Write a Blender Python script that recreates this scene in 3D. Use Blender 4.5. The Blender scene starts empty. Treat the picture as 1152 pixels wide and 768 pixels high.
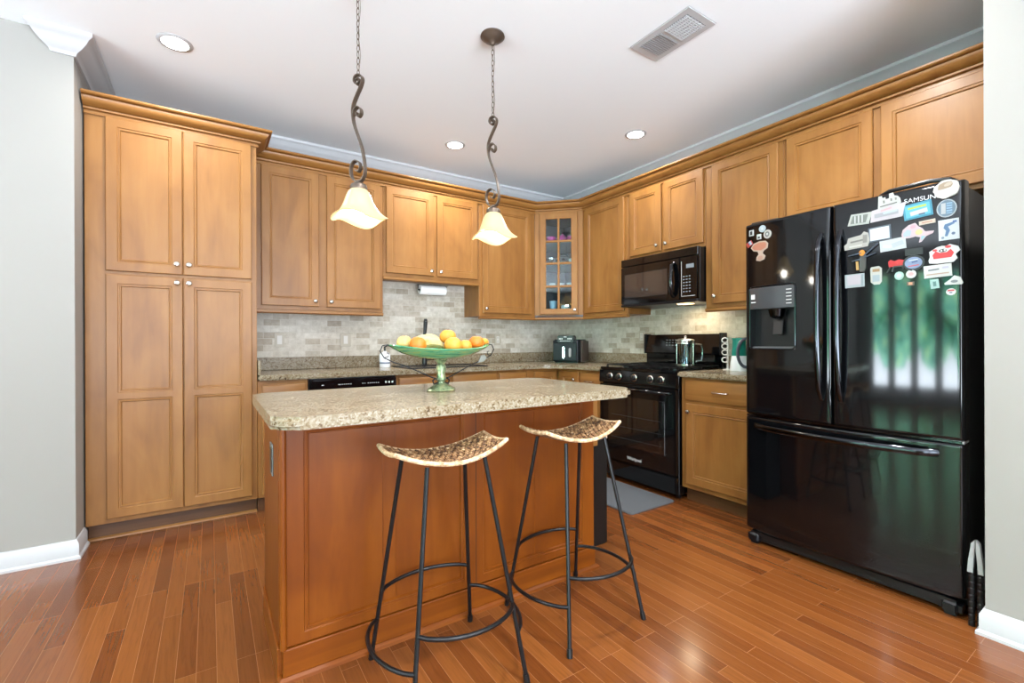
import bpy, bmesh, math, random
from mathutils import Vector, Matrix
random.seed(7)
S = bpy.context.scene
COL = S.collection
PI = math.pi

# ------------------------------------------------------------------ camera
F = Vector((.549963, .835189, -.000525)); R2 = Vector((.835182, -.549961, -.003802)); U2 = Vector((.003464, -.001652, .999993))
cam = bpy.data.cameras.new('camera'); cam.sensor_width = 36; cam.lens = 516.911 / 1152 * 36; cam.clip_start = .02
co = bpy.data.objects.new('camera', cam); COL.objects.link(co)
co.matrix_world = Matrix(((R2.x, U2.x, -F.x, -3.40947), (R2.y, U2.y, -F.y, -4.07182), (R2.z, U2.z, -F.z, 1.13263), (0, 0, 0, 1)))
S.camera = co
# ------------------------------------------------------------------ world and light
w = bpy.data.worlds.new('sky'); S.world = w; w.use_nodes = True
SKY_W, LOWER_FILL_W = 5.0, 16.0      # sky daylight, and a stronger glow added below the horizon to lift the ceiling
_nt = w.node_tree; _bg = _nt.nodes['Background']
_tc = _nt.nodes.new('ShaderNodeTexCoord'); _sp = _nt.nodes.new('ShaderNodeSeparateXYZ'); _mr = _nt.nodes.new('ShaderNodeMapRange')
_nt.links.new(_tc.outputs['Generated'], _sp.inputs[0]); _nt.links.new(_sp.outputs['Z'], _mr.inputs['Value'])
_mr.inputs['From Min'].default_value = -.12; _mr.inputs['From Max'].default_value = .03
_mr.inputs['To Min'].default_value = LOWER_FILL_W; _mr.inputs['To Max'].default_value = SKY_W
_nt.links.new(_mr.outputs['Result'], _bg.inputs[1]); _bg.inputs[0].default_value = (.80, .90, 1.0, 1)
DOWNLIGHT_W = 14.0
PENDANT_W = 1.0
S.view_settings.view_transform = 'Standard'; S.view_settings.look = 'None'
S.view_settings.gamma = 1; S.view_settings.use_curve_mapping = False
S.view_settings.exposure = 1.32
WINDOWS_WEST = [(-1.30 - .68 * k - .54, -1.30 - .68 * k) for k in range(8)]      # y ranges, wall x=-9
WINDOWS_SOUTH = [(-5.6, -4.3), (-4.1, -2.8), (-2.6, -1.3)]          # x ranges, wall y=-7.5
def portal(loc, rot, sx, sy):
    l = bpy.data.lights.new('daylight_portal', 'AREA'); l.shape = 'RECTANGLE'; l.size = sx; l.size_y = sy
    l.cycles.is_portal = True
    o = bpy.data.objects.new('daylight_portal', l); COL.objects.link(o); o.location = loc; o.rotation_euler = rot
for a, b in WINDOWS_WEST: portal((-9.05, (a + b) / 2, 1.3), (0, -PI / 2, 0), 2.1, b - a)
for a, b in WINDOWS_SOUTH: portal(((a + b) / 2, -7.55, 1.3), (PI / 2, 0, 0), b - a, 2.1)

# ------------------------------------------------------------------ helpers
def lin(c):
    return tuple((x / 255 / 12.92) if x / 255 <= .04045 else ((x / 255 + .055) / 1.055) ** 2.4 for x in c) + (1,)
MATS = {}
def mat(name, col=(200, 200, 200), rough=.5, metal=0, spec=.5, emit=None, es=1, coat=0, trans=0, ior=1.45, sss=0):
    m = bpy.data.materials.new(name); m.use_nodes = True
    b = m.node_tree.nodes['Principled BSDF']
    b.inputs['Base Color'].default_value = lin(col); b.inputs['Roughness'].default_value = rough
    b.inputs['Metallic'].default_value = metal; b.inputs['Specular IOR Level'].default_value = spec
    b.inputs['Coat Weight'].default_value = coat; b.inputs['Coat Roughness'].default_value = .05
    b.inputs['Transmission Weight'].default_value = trans; b.inputs['IOR'].default_value = ior
    if sss: b.inputs['Subsurface Weight'].default_value = sss
    if emit: b.inputs['Emission Color'].default_value = lin(emit); b.inputs['Emission Strength'].default_value = es
    MATS[name] = m
    return m
def N(m, t, **kw):
    n = m.node_tree.nodes.new(t)
    for k, v in kw.items():
        if k in n.inputs: n.inputs[k].default_value = v
        else: setattr(n, k, v)
    return n
def Lk(m, a, b): m.node_tree.links.new(a, b)
def bsdf(m): return m.node_tree.nodes['Principled BSDF']
def ramp(m, stops, interp='LINEAR'):
    n = N(m, 'ShaderNodeValToRGB'); n.color_ramp.interpolation = interp
    while len(n.color_ramp.elements) < len(stops): n.color_ramp.elements.new(.5)
    for e, (p, c) in zip(n.color_ramp.elements, stops): e.position = p; e.color = lin(c)
    return n
def coords(m, scale=(1, 1, 1), rnd=0):
    tc = N(m, 'ShaderNodeTexCoord'); mp = N(m, 'ShaderNodeMapping'); mp.inputs['Scale'].default_value = scale
    if rnd:
        oi = N(m, 'ShaderNodeObjectInfo'); mu = N(m, 'ShaderNodeMath', operation='MULTIPLY'); mu.inputs[1].default_value = rnd
        Lk(m, oi.outputs['Random'], mu.inputs[0]); ad = N(m, 'ShaderNodeVectorMath', operation='ADD')
        Lk(m, tc.outputs['Object'], ad.inputs[0]); Lk(m, mu.outputs[0], ad.inputs[1]); Lk(m, ad.outputs[0], mp.inputs['Vector'])
    else: Lk(m, tc.outputs['Object'], mp.inputs['Vector'])
    return mp
def bump(m, src, strength=.1, dist=.002):
    b = N(m, 'ShaderNodeBump'); b.inputs['Strength'].default_value = strength; b.inputs['Distance'].default_value = dist
    Lk(m, src, b.inputs['Height']); Lk(m, b.outputs[0], bsdf(m).inputs['Normal'])

def wood(name, dark, mid, light, scale=(1, 1, 1), rough=.42, rnd=17.0):
    m = mat(name, mid, rough, coat=.07, spec=.42); bsdf(m).inputs['Coat Roughness'].default_value = .22
    mp = coords(m, (scale[0] * 26, scale[1] * 26, scale[2] * 2.2), rnd)
    n1 = N(m, 'ShaderNodeTexNoise', Scale=1.0, Detail=6.0, Roughness=.62, Distortion=.6); Lk(m, mp.outputs[0], n1.inputs['Vector'])
    mp2 = coords(m, (scale[0] * 5, scale[1] * 5, scale[2] * 2.0), rnd)
    n2 = N(m, 'ShaderNodeTexNoise', Scale=1.0, Detail=3.0, Roughness=.5, Distortion=.9); Lk(m, mp2.outputs[0], n2.inputs['Vector'])
    mx = N(m, 'ShaderNodeMath', operation='ADD'); a = N(m, 'ShaderNodeMath', operation='MULTIPLY'); a.inputs[1].default_value = .35
    b = N(m, 'ShaderNodeMath', operation='MULTIPLY'); b.inputs[1].default_value = .65
    Lk(m, n1.outputs['Fac'], a.inputs[0]); Lk(m, n2.outputs['Fac'], b.inputs[0]); Lk(m, a.outputs[0], mx.inputs[0]); Lk(m, b.outputs[0], mx.inputs[1])
    r = ramp(m, [(.30, dark), (.5, mid), (.70, light)]); Lk(m, mx.outputs[0], r.inputs[0]); Lk(m, r.outputs[0], bsdf(m).inputs['Base Color'])
    return m
M_wood = wood('maple', (119, 76, 34), (135, 91, 43), (148, 103, 53))
M_woodh = wood('maple_horizontal', (119, 76, 34), (135, 91, 43), (148, 103, 53), scale=(.09, 1, 12))
M_isl = wood('island_maple_shaded', (99, 47, 5), (114, 56, 6), (129, 68, 11))  # the same maple with the island's shade darkened into its colour
M_islh = wood('island_maple_shaded_horizontal', (99, 47, 5), (114, 56, 6), (129, 68, 11), scale=(.09, 1, 12))
for _m in (M_isl, M_islh): bsdf(_m).inputs['Coat Weight'].default_value = 0; bsdf(_m).inputs['Specular IOR Level'].default_value = .3
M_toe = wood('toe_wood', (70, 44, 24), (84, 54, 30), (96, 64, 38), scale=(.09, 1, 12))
M_wall = mat('wall_paint', (144, 141, 136), .7)
M_ceil = mat('ceiling_paint', (232, 236, 240), .8)
M_trim = mat('white_trim', (176, 176, 178), .4)
M_white = mat('white_plastic', (206, 203, 196), .35)
M_black = mat('black_gloss', (7, 8, 10), .07, spec=.5, coat=.15)
M_blk2 = mat('black_satin', (16, 17, 19), .28)
M_blkm = mat('black_metal', (18, 19, 22), .32, metal=.3, spec=.6)
M_dglass = mat('oven_glass', (14, 14, 15), .04, spec=.8, coat=1)
M_dchrome = mat('dark_chrome', (60, 62, 66), .12, metal=1)
M_steel = mat('brushed_nickel', (196, 192, 184), .25, metal=1)
M_silver = mat('silver', (215, 215, 215), .15, metal=1)
M_grey = mat('grey_plastic', (150, 152, 152), .4)
M_mat = mat('grey_rubber', (82, 86, 90), .55)
M_bronze = mat('aged_bronze', (104, 92, 82), .38, metal=.75)
M_bulb = mat('bulb', (255, 250, 235), .4, emit=(255, 240, 205), es=14)
M_lamp = mat('downlight_lens', (255, 255, 250), .4, emit=(255, 252, 244), es=10)
M_shade = mat('alabaster_glass', (190, 164, 116), .3, emit=(255, 226, 172), es=.10, sss=0)
M_mark = mat('white_marking', (200, 200, 200), .5)
M_int = mat('cabinet_interior_shaded', (84, 92, 102), .6)  # wood interior coloured dark grey-blue to carry its shade
M_pink = mat('pink_glaze', (214, 62, 150), .2)
M_china = mat('white_china', (225, 228, 232), .15)
M_teal = mat('teal_enamel', (30, 120, 105), .25)
M_green = mat('foliage', (70, 130, 80), .8)
M_dark = mat('dark_void', (12, 12, 13), .7)

def fl():
    m = mat('hardwood_floor', (150, 85, 50), .24, coat=.3)
    bsdf(m).inputs['Coat Roughness'].default_value = .14
    tc = N(m, 'ShaderNodeTexCoord'); sp = N(m, 'ShaderNodeSeparateXYZ'); cb = N(m, 'ShaderNodeCombineXYZ')
    Lk(m, tc.outputs['Object'], sp.inputs[0]); Lk(m, sp.outputs['Y'], cb.inputs['X']); Lk(m, sp.outputs['X'], cb.inputs['Y'])
    br = N(m, 'ShaderNodeTexBrick', Scale=1.0); br.offset = .37; br.offset_frequency = 3; br.squash = 1
    br.inputs['Brick Width'].default_value = .72; br.inputs['Row Height'].default_value = .0595; br.inputs['Mortar Size'].default_value = .0009
    br.inputs['Mortar Smooth'].default_value = .2
    br.inputs['Color1'].default_value = (0, 0, 0, 1); br.inputs['Color2'].default_value = (1, 1, 1, 1); br.inputs['Mortar'].default_value = (.5, .5, .5, 1)
    Lk(m, cb.outputs[0], br.inputs['Vector'])
    r = ramp(m, [(0, (95, 50, 21)), (.25, (107, 59, 25)), (.6, (113, 64, 28)), (1, (123, 72, 33))]); Lk(m, br.outputs['Color'], r.inputs[0])
    mp = N(m, 'ShaderNodeMapping'); mp.inputs['Scale'].default_value = (70, 3.5, 1); Lk(m, tc.outputs['Object'], mp.inputs[0])
    n = N(m, 'ShaderNodeTexNoise', Scale=1.0, Detail=7.0, Roughness=.65, Distortion=1.2); Lk(m, mp.outputs[0], n.inputs['Vector'])
    rr = ramp(m, [(.32, (165, 165, 165)), (.55, (255, 255, 255))]); Lk(m, n.outputs['Fac'], rr.inputs[0])
    mx = N(m, 'ShaderNodeMixRGB', blend_type='MULTIPLY'); mx.inputs[0].default_value = .35
    Lk(m, r.outputs[0], mx.inputs[1]); Lk(m, rr.outputs[0], mx.inputs[2])
    m2 = N(m, 'ShaderNodeMixRGB'); m2.inputs[2].default_value = lin((140, 92, 58)); Lk(m, br.outputs['Fac'], m2.inputs[0]); Lk(m, mx.outputs[0], m2.inputs[1])  # lighter seam colour painted in for glare on the plank bevels
    Lk(m, m2.outputs[0], bsdf(m).inputs['Base Color'])
    iv = N(m, 'ShaderNodeMath', operation='SUBTRACT'); iv.inputs[0].default_value = 1; Lk(m, br.outputs['Fac'], iv.inputs[1])
    bump(m, iv.outputs[0], .2, .001)
    return m
M_floor = fl()
def gr():
    m = mat('granite', (190, 176, 150), .2, spec=.3)
    mp = coords(m, (1, 1, 1))
    v = N(m, 'ShaderNodeTexVoronoi', Scale=170.0); Lk(m, mp.outputs[0], v.inputs['Vector'])
    n = N(m, 'ShaderNodeTexNoise', Scale=52.0, Detail=6.0, Roughness=.78); Lk(m, mp.outputs[0], n.inputs['Vector'])
    n2 = N(m, 'ShaderNodeTexNoise', Scale=7.0, Detail=3.0, Roughness=.6); Lk(m, mp.outputs[0], n2.inputs['Vector'])
    sp = N(m, 'ShaderNodeSeparateXYZ'); Lk(m, v.outputs['Color'], sp.inputs[0])
    a = N(m, 'ShaderNodeMath', operation='MULTIPLY_ADD'); a.inputs[1].default_value = .30; Lk(m, sp.outputs['X'], a.inputs[0])
    b = N(m, 'ShaderNodeMath', operation='MULTIPLY'); b.inputs[1].default_value = .85; Lk(m, n.outputs['Fac'], b.inputs[0]); Lk(m, b.outputs[0], a.inputs[2])
    c = N(m, 'ShaderNodeMath', operation='MULTIPLY_ADD'); c.inputs[1].default_value = .3; Lk(m, n2.outputs['Fac'], c.inputs[0]); Lk(m, a.outputs[0], c.inputs[2])
    r = ramp(m, [(.45, (34, 27, 21)), (.53, (80, 61, 40)), (.60, (114, 97, 71)), (.72, (134, 121, 98)), (.86, (146, 136, 117)), (1, (162, 156, 143))])
    Lk(m, c.outputs[0], r.inputs[0]); Lk(m, r.outputs[0], bsdf(m).inputs['Base Color'])
    return m
M_gran = gr()
def tiles():
    m = mat('travertine_tile', (190, 180, 160), .45)
    tc = N(m, 'ShaderNodeTexCoord'); sp = N(m, 'ShaderNodeSeparateXYZ'); Lk(m, tc.outputs['Object'], sp.inputs[0])
    ad = N(m, 'ShaderNodeMath', operation='ADD'); Lk(m, sp.outputs['X'], ad.inputs[0]); Lk(m, sp.outputs['Y'], ad.inputs[1])
    cb = N(m, 'ShaderNodeCombineXYZ'); Lk(m, ad.outputs[0], cb.inputs['X']); Lk(m, sp.outputs['Z'], cb.inputs['Y'])
    br = N(m, 'ShaderNodeTexBrick', Scale=1.0); br.offset = .45
    br.inputs['Brick Width'].default_value = .118; br.inputs['Row Height'].default_value = .0505; br.inputs['Mortar Size'].default_value = .0018
    br.inputs['Color1'].default_value = (0, 0, 0, 1); br.inputs['Color2'].default_value = (1, 1, 1, 1); br.inputs['Mortar'].default_value = (.5, .5, .5, 1)
    Lk(m, cb.outputs[0], br.inputs['Vector'])
    r = ramp(m, [(0, (168, 157, 140)), (.12, (182, 172, 155)), (.3, (198, 190, 175)), (.55, (207, 201, 188)), (.8, (214, 209, 198)), (1, (188, 179, 163))]); Lk(m, br.outputs['Color'], r.inputs[0])
    n = N(m, 'ShaderNodeTexNoise', Scale=22.0, Detail=6.0, Roughness=.7); Lk(m, tc.outputs['Object'], n.inputs['Vector'])
    rr = ramp(m, [(.3, (205, 200, 192)), (.65, (255, 255, 255))]); Lk(m, n.outputs['Fac'], rr.inputs[0])
    mx = N(m, 'ShaderNodeMixRGB', blend_type='MULTIPLY'); mx.inputs[0].default_value = .8; Lk(m, r.outputs[0], mx.inputs[1]); Lk(m, rr.outputs[0], mx.inputs[2])
    m2 = N(m, 'ShaderNodeMixRGB'); m2.inputs[2].default_value = lin((196, 190, 176)); Lk(m, br.outputs['Fac'], m2.inputs[0]); Lk(m, mx.outputs[0], m2.inputs[1])
    Lk(m, m2.outputs[0], bsdf(m).inputs['Base Color'])
    iv = N(m, 'ShaderNodeMath', operation='SUBTRACT'); iv.inputs[0].default_value = 1; Lk(m, br.outputs['Fac'], iv.inputs[1]); bump(m, iv.outputs[0], .5, .002)
    return m
M_tile = tiles()
def noisy(name, stops, scale=(1, 1, 1), ns=10, rough=.5, metal=0, detail=4, bp=0, rnd=5.0, **k):
    m = mat(name, stops[0][1], rough, metal, **k); mp = coords(m, scale, rnd)
    n = N(m, 'ShaderNodeTexNoise', Scale=float(ns), Detail=float(detail), Roughness=.65); Lk(m, mp.outputs[0], n.inputs['Vector'])
    r = ramp(m, stops); Lk(m, n.outputs['Fac'], r.inputs[0]); Lk(m, r.outputs[0], bsdf(m).inputs['Base Color'])
    if bp: bump(m, n.outputs['Fac'], bp, .003)
    return m
M_rattan = noisy('woven_leaf', [(.36, (52, 34, 22)), (.48, (112, 78, 48)), (.58, (160, 124, 84)), (.7, (206, 182, 146))], ns=60, rough=.7)
M_rim = noisy('rattan_rim', [(.35, (142, 108, 76)), (.5, (196, 164, 126)), (.65, (220, 198, 166))], ns=50, rough=.6)
M_bowl = noisy('green_glass_bowl', [(.38, (40, 112, 84)), (.5, (88, 150, 110)), (.6, (126, 150, 84)), (.68, (70, 128, 120))], scale=(2, 2, 30), ns=5, rough=.15)
M_verd = noisy('verdigris_metal', [(.35, (70, 84, 60)), (.5, (140, 156, 120)), (.62, (176, 172, 130))], ns=30, rough=.3, metal=.5)
M_orange = noisy('orange_peel', [(.3, (190, 92, 16)), (.7, (200, 112, 28))], ns=8, rough=.45)
M_yel = noisy('yellow_skin', [(.35, (194, 124, 34)), (.6, (198, 146, 56))], ns=8, rough=.45)
M_mango = noisy('pale_fruit_skin', [(.35, (190, 134, 56)), (.5, (190, 162, 98)), (.7, (168, 152, 88))], ns=9, rough=.45)
M_ban = noisy('banana_skin', [(.33, (150, 122, 60)), (.45, (182, 160, 98)), (.6, (190, 176, 126))], ns=18, rough=.5)
M_stem = mat('dry_stem', (70, 50, 34), .7)
def clear_glass(name, tint=(235, 245, 245), fac=.12):
    m = bpy.data.materials.new(name); m.use_nodes = True; nt = m.node_tree; nt.nodes.clear()
    o = nt.nodes.new('ShaderNodeOutputMaterial'); t = nt.nodes.new('ShaderNodeBsdfTransparent'); g = nt.nodes.new('ShaderNodeBsdfGlossy')
    t.inputs[0].default_value = lin(tint); g.inputs['Roughness'].default_value = .02
    f = nt.nodes.new('ShaderNodeFresnel'); f.inputs[0].default_value = 1.5
    a = nt.nodes.new('ShaderNodeMath'); a.operation = 'ADD'; a.inputs[1].default_value = fac; nt.links.new(f.outputs[0], a.inputs[0])
    mx = nt.nodes.new('ShaderNodeMixShader'); nt.links.new(a.outputs[0], mx.inputs[0]); nt.links.new(t.outputs[0], mx.inputs[1]); nt.links.new(g.outputs[0], mx.inputs[2])
    nt.links.new(mx.outputs[0], o.inputs[0]); return m
M_glass = clear_glass('clear_glass', fac=.03)
M_jar = clear_glass('jar_glass', (205, 222, 225), .10)

def box(bm, x0, x1, y0, y1, z0, z1, bev=0, seg=1):
    r = bmesh.ops.create_cube(bm, size=1, matrix=Matrix.Translation(((x0 + x1) / 2, (y0 + y1) / 2, (z0 + z1) / 2)) @ Matrix.Diagonal((abs(x1 - x0), abs(y1 - y0), abs(z1 - z0), 1)))
    if bev:
        es = list({e for v in r['verts'] for e in v.link_edges})
        bmesh.ops.bevel(bm, geom=es, offset=bev, segments=seg, affect='EDGES', clamp_overlap=True)
def prism(bm, pts, a0, a1, axis='y', bev=0):
    """polygon pts extruded from a0 to a1 along axis. axis y: pts=(x,z); axis z: pts=(x,y)"""
    f = (lambda p, a: (p[0], a, p[1])) if axis == 'y' else ((lambda p, a: (p[0], p[1], a)) if axis == 'z' else (lambda p, a: (a, p[0], p[1])))
    v0 = [bm.verts.new(f(p, a0)) for p in pts]; v1 = [bm.verts.new(f(p, a1)) for p in pts]
    n = len(pts); fs = [bm.faces.new(v0), bm.faces.new(v1[::-1])]
    for i in range(n): fs.append(bm.faces.new((v0[i], v1[i], v1[(i + 1) % n], v0[(i + 1) % n])))
    if bev:
        es = list({e for k in (0, 1) for e in fs[k].edges})
        bmesh.ops.bevel(bm, geom=es, offset=bev, segments=3, affect='EDGES', clamp_overlap=True)
def tube(bm, pts, r, seg=8, closed=False, sx=1.0):
    pts = [Vector(p) for p in pts]; n = len(pts); rs = r if isinstance(r, (list, tuple)) else [r] * n
    rings = []; up = None
    for i, p in enumerate(pts):
        a = pts[(i - 1) % n] if (i or closed) else p; b = pts[(i + 1) % n] if (i < n - 1 or closed) else p
        t = (b - a).normalized()
        if up is None:
            up = Vector((0, 0, 1)) if abs(t.z) < .9 else Vector((1, 0, 0))
        up = (up - t * up.dot(t))
        if up.length < 1e-6: up = t.orthogonal()
        up.normalize(); s = t.cross(up)
        rings.append([bm.verts.new(p + (up * math.cos(2 * PI * k / seg) + s * math.sin(2 * PI * k / seg) * sx) * rs[i]) for k in range(seg)])
    m = n if closed else n - 1
    for i in range(m):
        A = rings[i]; B = rings[(i + 1) % n]
        for k in range(seg): bm.faces.new((A[k], A[(k + 1) % seg], B[(k + 1) % seg], B[k]))
    if not closed: bm.faces.new(rings[0][::-1]); bm.faces.new(rings[-1])
def lathe(bm, prof, seg=24, M=None, wob=None):
    rings = []
    for r, z in prof:
        if r < 1e-6: rings.append([bm.verts.new((0, 0, z))])
        else:
            ring = []
            for k in range(seg):
                a = 2 * PI * k / seg; dr, dz = wob(a, r, z) if wob else (0, 0)
                ring.append(bm.verts.new(((r + dr) * math.cos(a), (r + dr) * math.sin(a), z + dz)))
            rings.append(ring)
    for A, B in zip(rings, rings[1:]):
        for k in range(seg):
            j = (k + 1) % seg
            if len(A) == 1 and len(B) == 1: continue
            if len(A) == 1: bm.faces.new((A[0], B[k], B[j]))
            elif len(B) == 1: bm.faces.new((A[k], B[0], A[j]))
            else: bm.faces.new((A[k], B[k], B[j], A[j]))
    if M is not None: bmesh.ops.transform(bm, matrix=M, verts=[v for R in rings for v in R])
def sweep(bm, path, prof, closed_prof=True):
    """profile (out, z) swept along an xy path; out is to the right of the path"""
    P = [Vector((p[0], p[1])) for p in path]; rows = []
    for i, p in enumerate(P):
        ns = []
        if i: d = (P[i] - P[i - 1]).normalized(); ns.append(Vector((d.y, -d.x)))
        if i < len(P) - 1: d = (P[i + 1] - P[i]).normalized(); ns.append(Vector((d.y, -d.x)))
        if len(ns) == 2:
            m = (ns[0] + ns[1]); m = m / m.length; m = m / max(.3, m.dot(ns[0]))
        else: m = ns[0]
        rows.append([bm.verts.new((p.x + m.x * o, p.y + m.y * o, z)) for o, z in prof])
    n = len(prof)
    for A, B in zip(rows, rows[1:]):
        for k in range(n): bm.faces.new((A[k], B[k], B[(k + 1) % n], A[(k + 1) % n]))
    bm.faces.new(rows[0]); bm.faces.new(rows[-1][::-1])
def obj(name, bm, m, parent=None, loc=None, rotz=None, ang=.6):
    bmesh.ops.recalc_face_normals(bm, faces=bm.faces)
    for f in bm.faces: f.smooth = True
    for e in bm.edges:
        if len(e.link_faces) != 2 or e.calc_face_angle(9) > ang: e.smooth = False
    me = bpy.data.meshes.new(name); bm.to_mesh(me); bm.free(); me.materials.append(m)
    o = bpy.data.objects.new(name, me); COL.objects.link(o)
    if parent: o.parent = parent
    if loc: o.location = loc
    if rotz is not None: o.rotation_euler = (0, 0, rotz)
    return o
def BM(): return bmesh.new()
def bobj(name, m, parent, *a, **k):
    bm = BM(); box(bm, *a, **k); return obj(name, bm, m, parent)
def thing(name, label, cat, loc=(0, 0, 0), rotz=0, group=None):
    o = bpy.data.objects.new(name, None); COL.objects.link(o); o.empty_display_size = .05
    o.location = loc; o.rotation_euler = (0, 0, rotz); return tag(o, label, cat, group)
def tag(o, label, cat, group=None):
    o['label'] = label; o['category'] = cat
    if group: o['group'] = group
    return o
def struct(name, bm, m):
    o = obj(name, bm, m); o['kind'] = 'structure'; return o
def text(name, body, size, m, parent, loc, rot, align='CENTER', ext=.0006):
    c = bpy.data.curves.new(name, 'FONT'); c.body = body; c.size = size; c.align_x = align; c.align_y = 'CENTER'; c.extrude = ext
    t = bpy.data.objects.new(name, c); COL.objects.link(t)
    bpy.context.view_layer.update()
    me = bpy.data.meshes.new_from_object(t.evaluated_get(bpy.context.evaluated_depsgraph_get()))
    bpy.data.objects.remove(t); me.materials.clear(); me.materials.append(m)
    o = bpy.data.objects.new(name, me); COL.objects.link(o); o.parent = parent; o.location = loc; o.rotation_euler = rot
    return o
ROTR = -PI / 2     # right-wall things: local x runs toward the camera, local -y faces the room

def door_mesh(bm, x0, x1, z0, z1, y0, t, cols, rows, glass=False, inset=.0):
    """framed door, back face at y0, front at y0-t; openings = cols x rows"""
    yf = y0 - t; e = .004
    def rect(a0, a1, b0, b1, y): return [bm.verts.new(p) for p in ((a0, y, b0), (a1, y, b0), (a1, y, b1), (a0, y, b1))]
    def ring(A, B):
        for k in range(4): bm.faces.new((A[k], A[(k + 1) % 4], B[(k + 1) % 4], B[k]))
    A = rect(x0, x1, z0, z1, y0); B = rect(x0, x1, z0, z1, yf + e); C = rect(x0 + e, x1 - e, z0 + e, z1 - e, yf)
    if not glass: bm.faces.new(A)
    ring(A, B); ring(B, C)
    xs = sorted({x0 + e, x1 - e, *[v for c in cols for v in c]}); zs = sorted({z0 + e, z1 - e, *[v for c in rows for v in c]})
    for a, b in zip(xs, xs[1:]):
        for c, d in zip(zs, zs[1:]):
            if (a, b) in cols and (c, d) in rows:
                if glass: prof = [(0, 0), (.004, .004), (.004, t)]
                else: prof = [(0, 0), (.003, .004), (.008, .0045), (.011, .002), (.014, .0025), (.018, .010)]
                prev = rect(a, b, c, d, yf)
                for i, dp in prof[1:]:
                    cur = rect(a + i, b - i, c + i, d - i, yf + dp); ring(prev, cur); prev = cur
                if not glass: bm.faces.new(prev)
            else: bm.faces.new(rect(a, b, c, d, yf))
    if glass:
        for a, b in zip(xs, xs[1:]):
            for c, d in zip(zs, zs[1:]):
                if not ((a, b) in cols and (c, d) in rows): bm.faces.new(rect(a, b, c, d, y0))
    bmesh.ops.remove_doubles(bm, verts=bm.verts, dist=1e-5)
def knob(parent, x, y, z):
    bm = BM()
    lathe(bm, [(0, 0), (.006, 0), (.0055, .010), (.008, .014), (.0145, .018), (.016, .023), (.0135, .028), (.006, .031), (0, .0315)], 16,
          Matrix.Translation((x, y, z)) @ Matrix.Rotation(PI / 2, 4, 'X'))
    return obj('knob', bm, M_steel, parent)
def pull(parent, x, y, z, w=.10):
    bm = BM()
    tube(bm, [(x - w / 2, y, z), (x - w / 2, y - .022, z), (x - w / 2 + .01, y - .028, z), (x, y - .031, z), (x + w / 2 - .01, y - .028, z), (x + w / 2, y - .022, z), (x + w / 2, y, z)], .005)
    return obj('pull_handle', bm, M_steel, parent)

def cabinet(name, label, loc, rotz, wd, d, z0, z1, doors=(), drawers=(), toe=0, group=None, rail=.0, wm=None, wh=None, cat='cabinet'):
    """loc: back left corner on the wall, z0..z1 absolute; doors (x0,x1,z0,z1,rails,knob(x,z)) absolute z"""
    wm = wm or M_wood; wh = wh or M_woodh
    t = thing(name, label, cat, (loc[0], loc[1], z0), rotz, group)
    h = z1 - z0
    bobj('body', wm, t, 0, wd, -d, -.004, toe, h, bev=.002)
    if toe:
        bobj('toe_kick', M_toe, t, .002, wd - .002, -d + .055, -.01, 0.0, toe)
    if rail:
        bm = BM(); prism(bm, [(-d - .012, -.002), (-d - .012, -.020), (-d - .004, -.028), (-d + .02, -.028), (-d + .02, -.002)], 0.0, wd, 'x'); obj('light_rail', bm, wh, t)
    for dd in doors:
        x0, x1, a, b, rails, kn = dd; a -= z0; b -= z0
        bm = BM(); fr = .052
        if rails: 
            r0, r1 = rails; rows = [(a + fr, r0 - z0), (r1 - z0, b - fr)]
        else: rows = [(a + fr, b - fr)]
        door_mesh(bm, x0, x1, a, b, -d - .0005, .0195, [(x0 + fr, x1 - fr)], rows)
        o = obj('door', bm, wm, t)
        if kn: knob(o, kn[0], -d - .02, kn[1] - z0)
    for x0, x1, a, b, kind in drawers:
        a -= z0; b -= z0; bm = BM()
        prism(bm, [(x0, a), (x1, a), (x1, b), (x0, b)], -d - .0005, -d - .015, 'y')
        v = [bm.verts.new(p) for p in ((x0, -d - .015, a), (x1, -d - .015, a), (x1, -d - .015, b), (x0, -d - .015, b), (x0 + .01, -d - .02, a + .01), (x1 - .01, -d - .02, a + .01), (x1 - .01, -d - .02, b - .01), (x0 + .01, -d - .02, b - .01))]
        for k in range(4): bm.faces.new((v[k], v[(k + 1) % 4], v[4 + (k + 1) % 4], v[4 + k]))
        bm.faces.new(v[4:])
        o = obj('drawer' if kind != 'false' else 'false_drawer', bm, wh, t)
        if kind == 'pull': pull(o, (x0 + x1) / 2, -d - .02, (a + b) / 2)
        if kind == 'knob': knob(o, (x0 + x1) / 2, -d - .02, (a + b) / 2)
    return t

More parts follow.
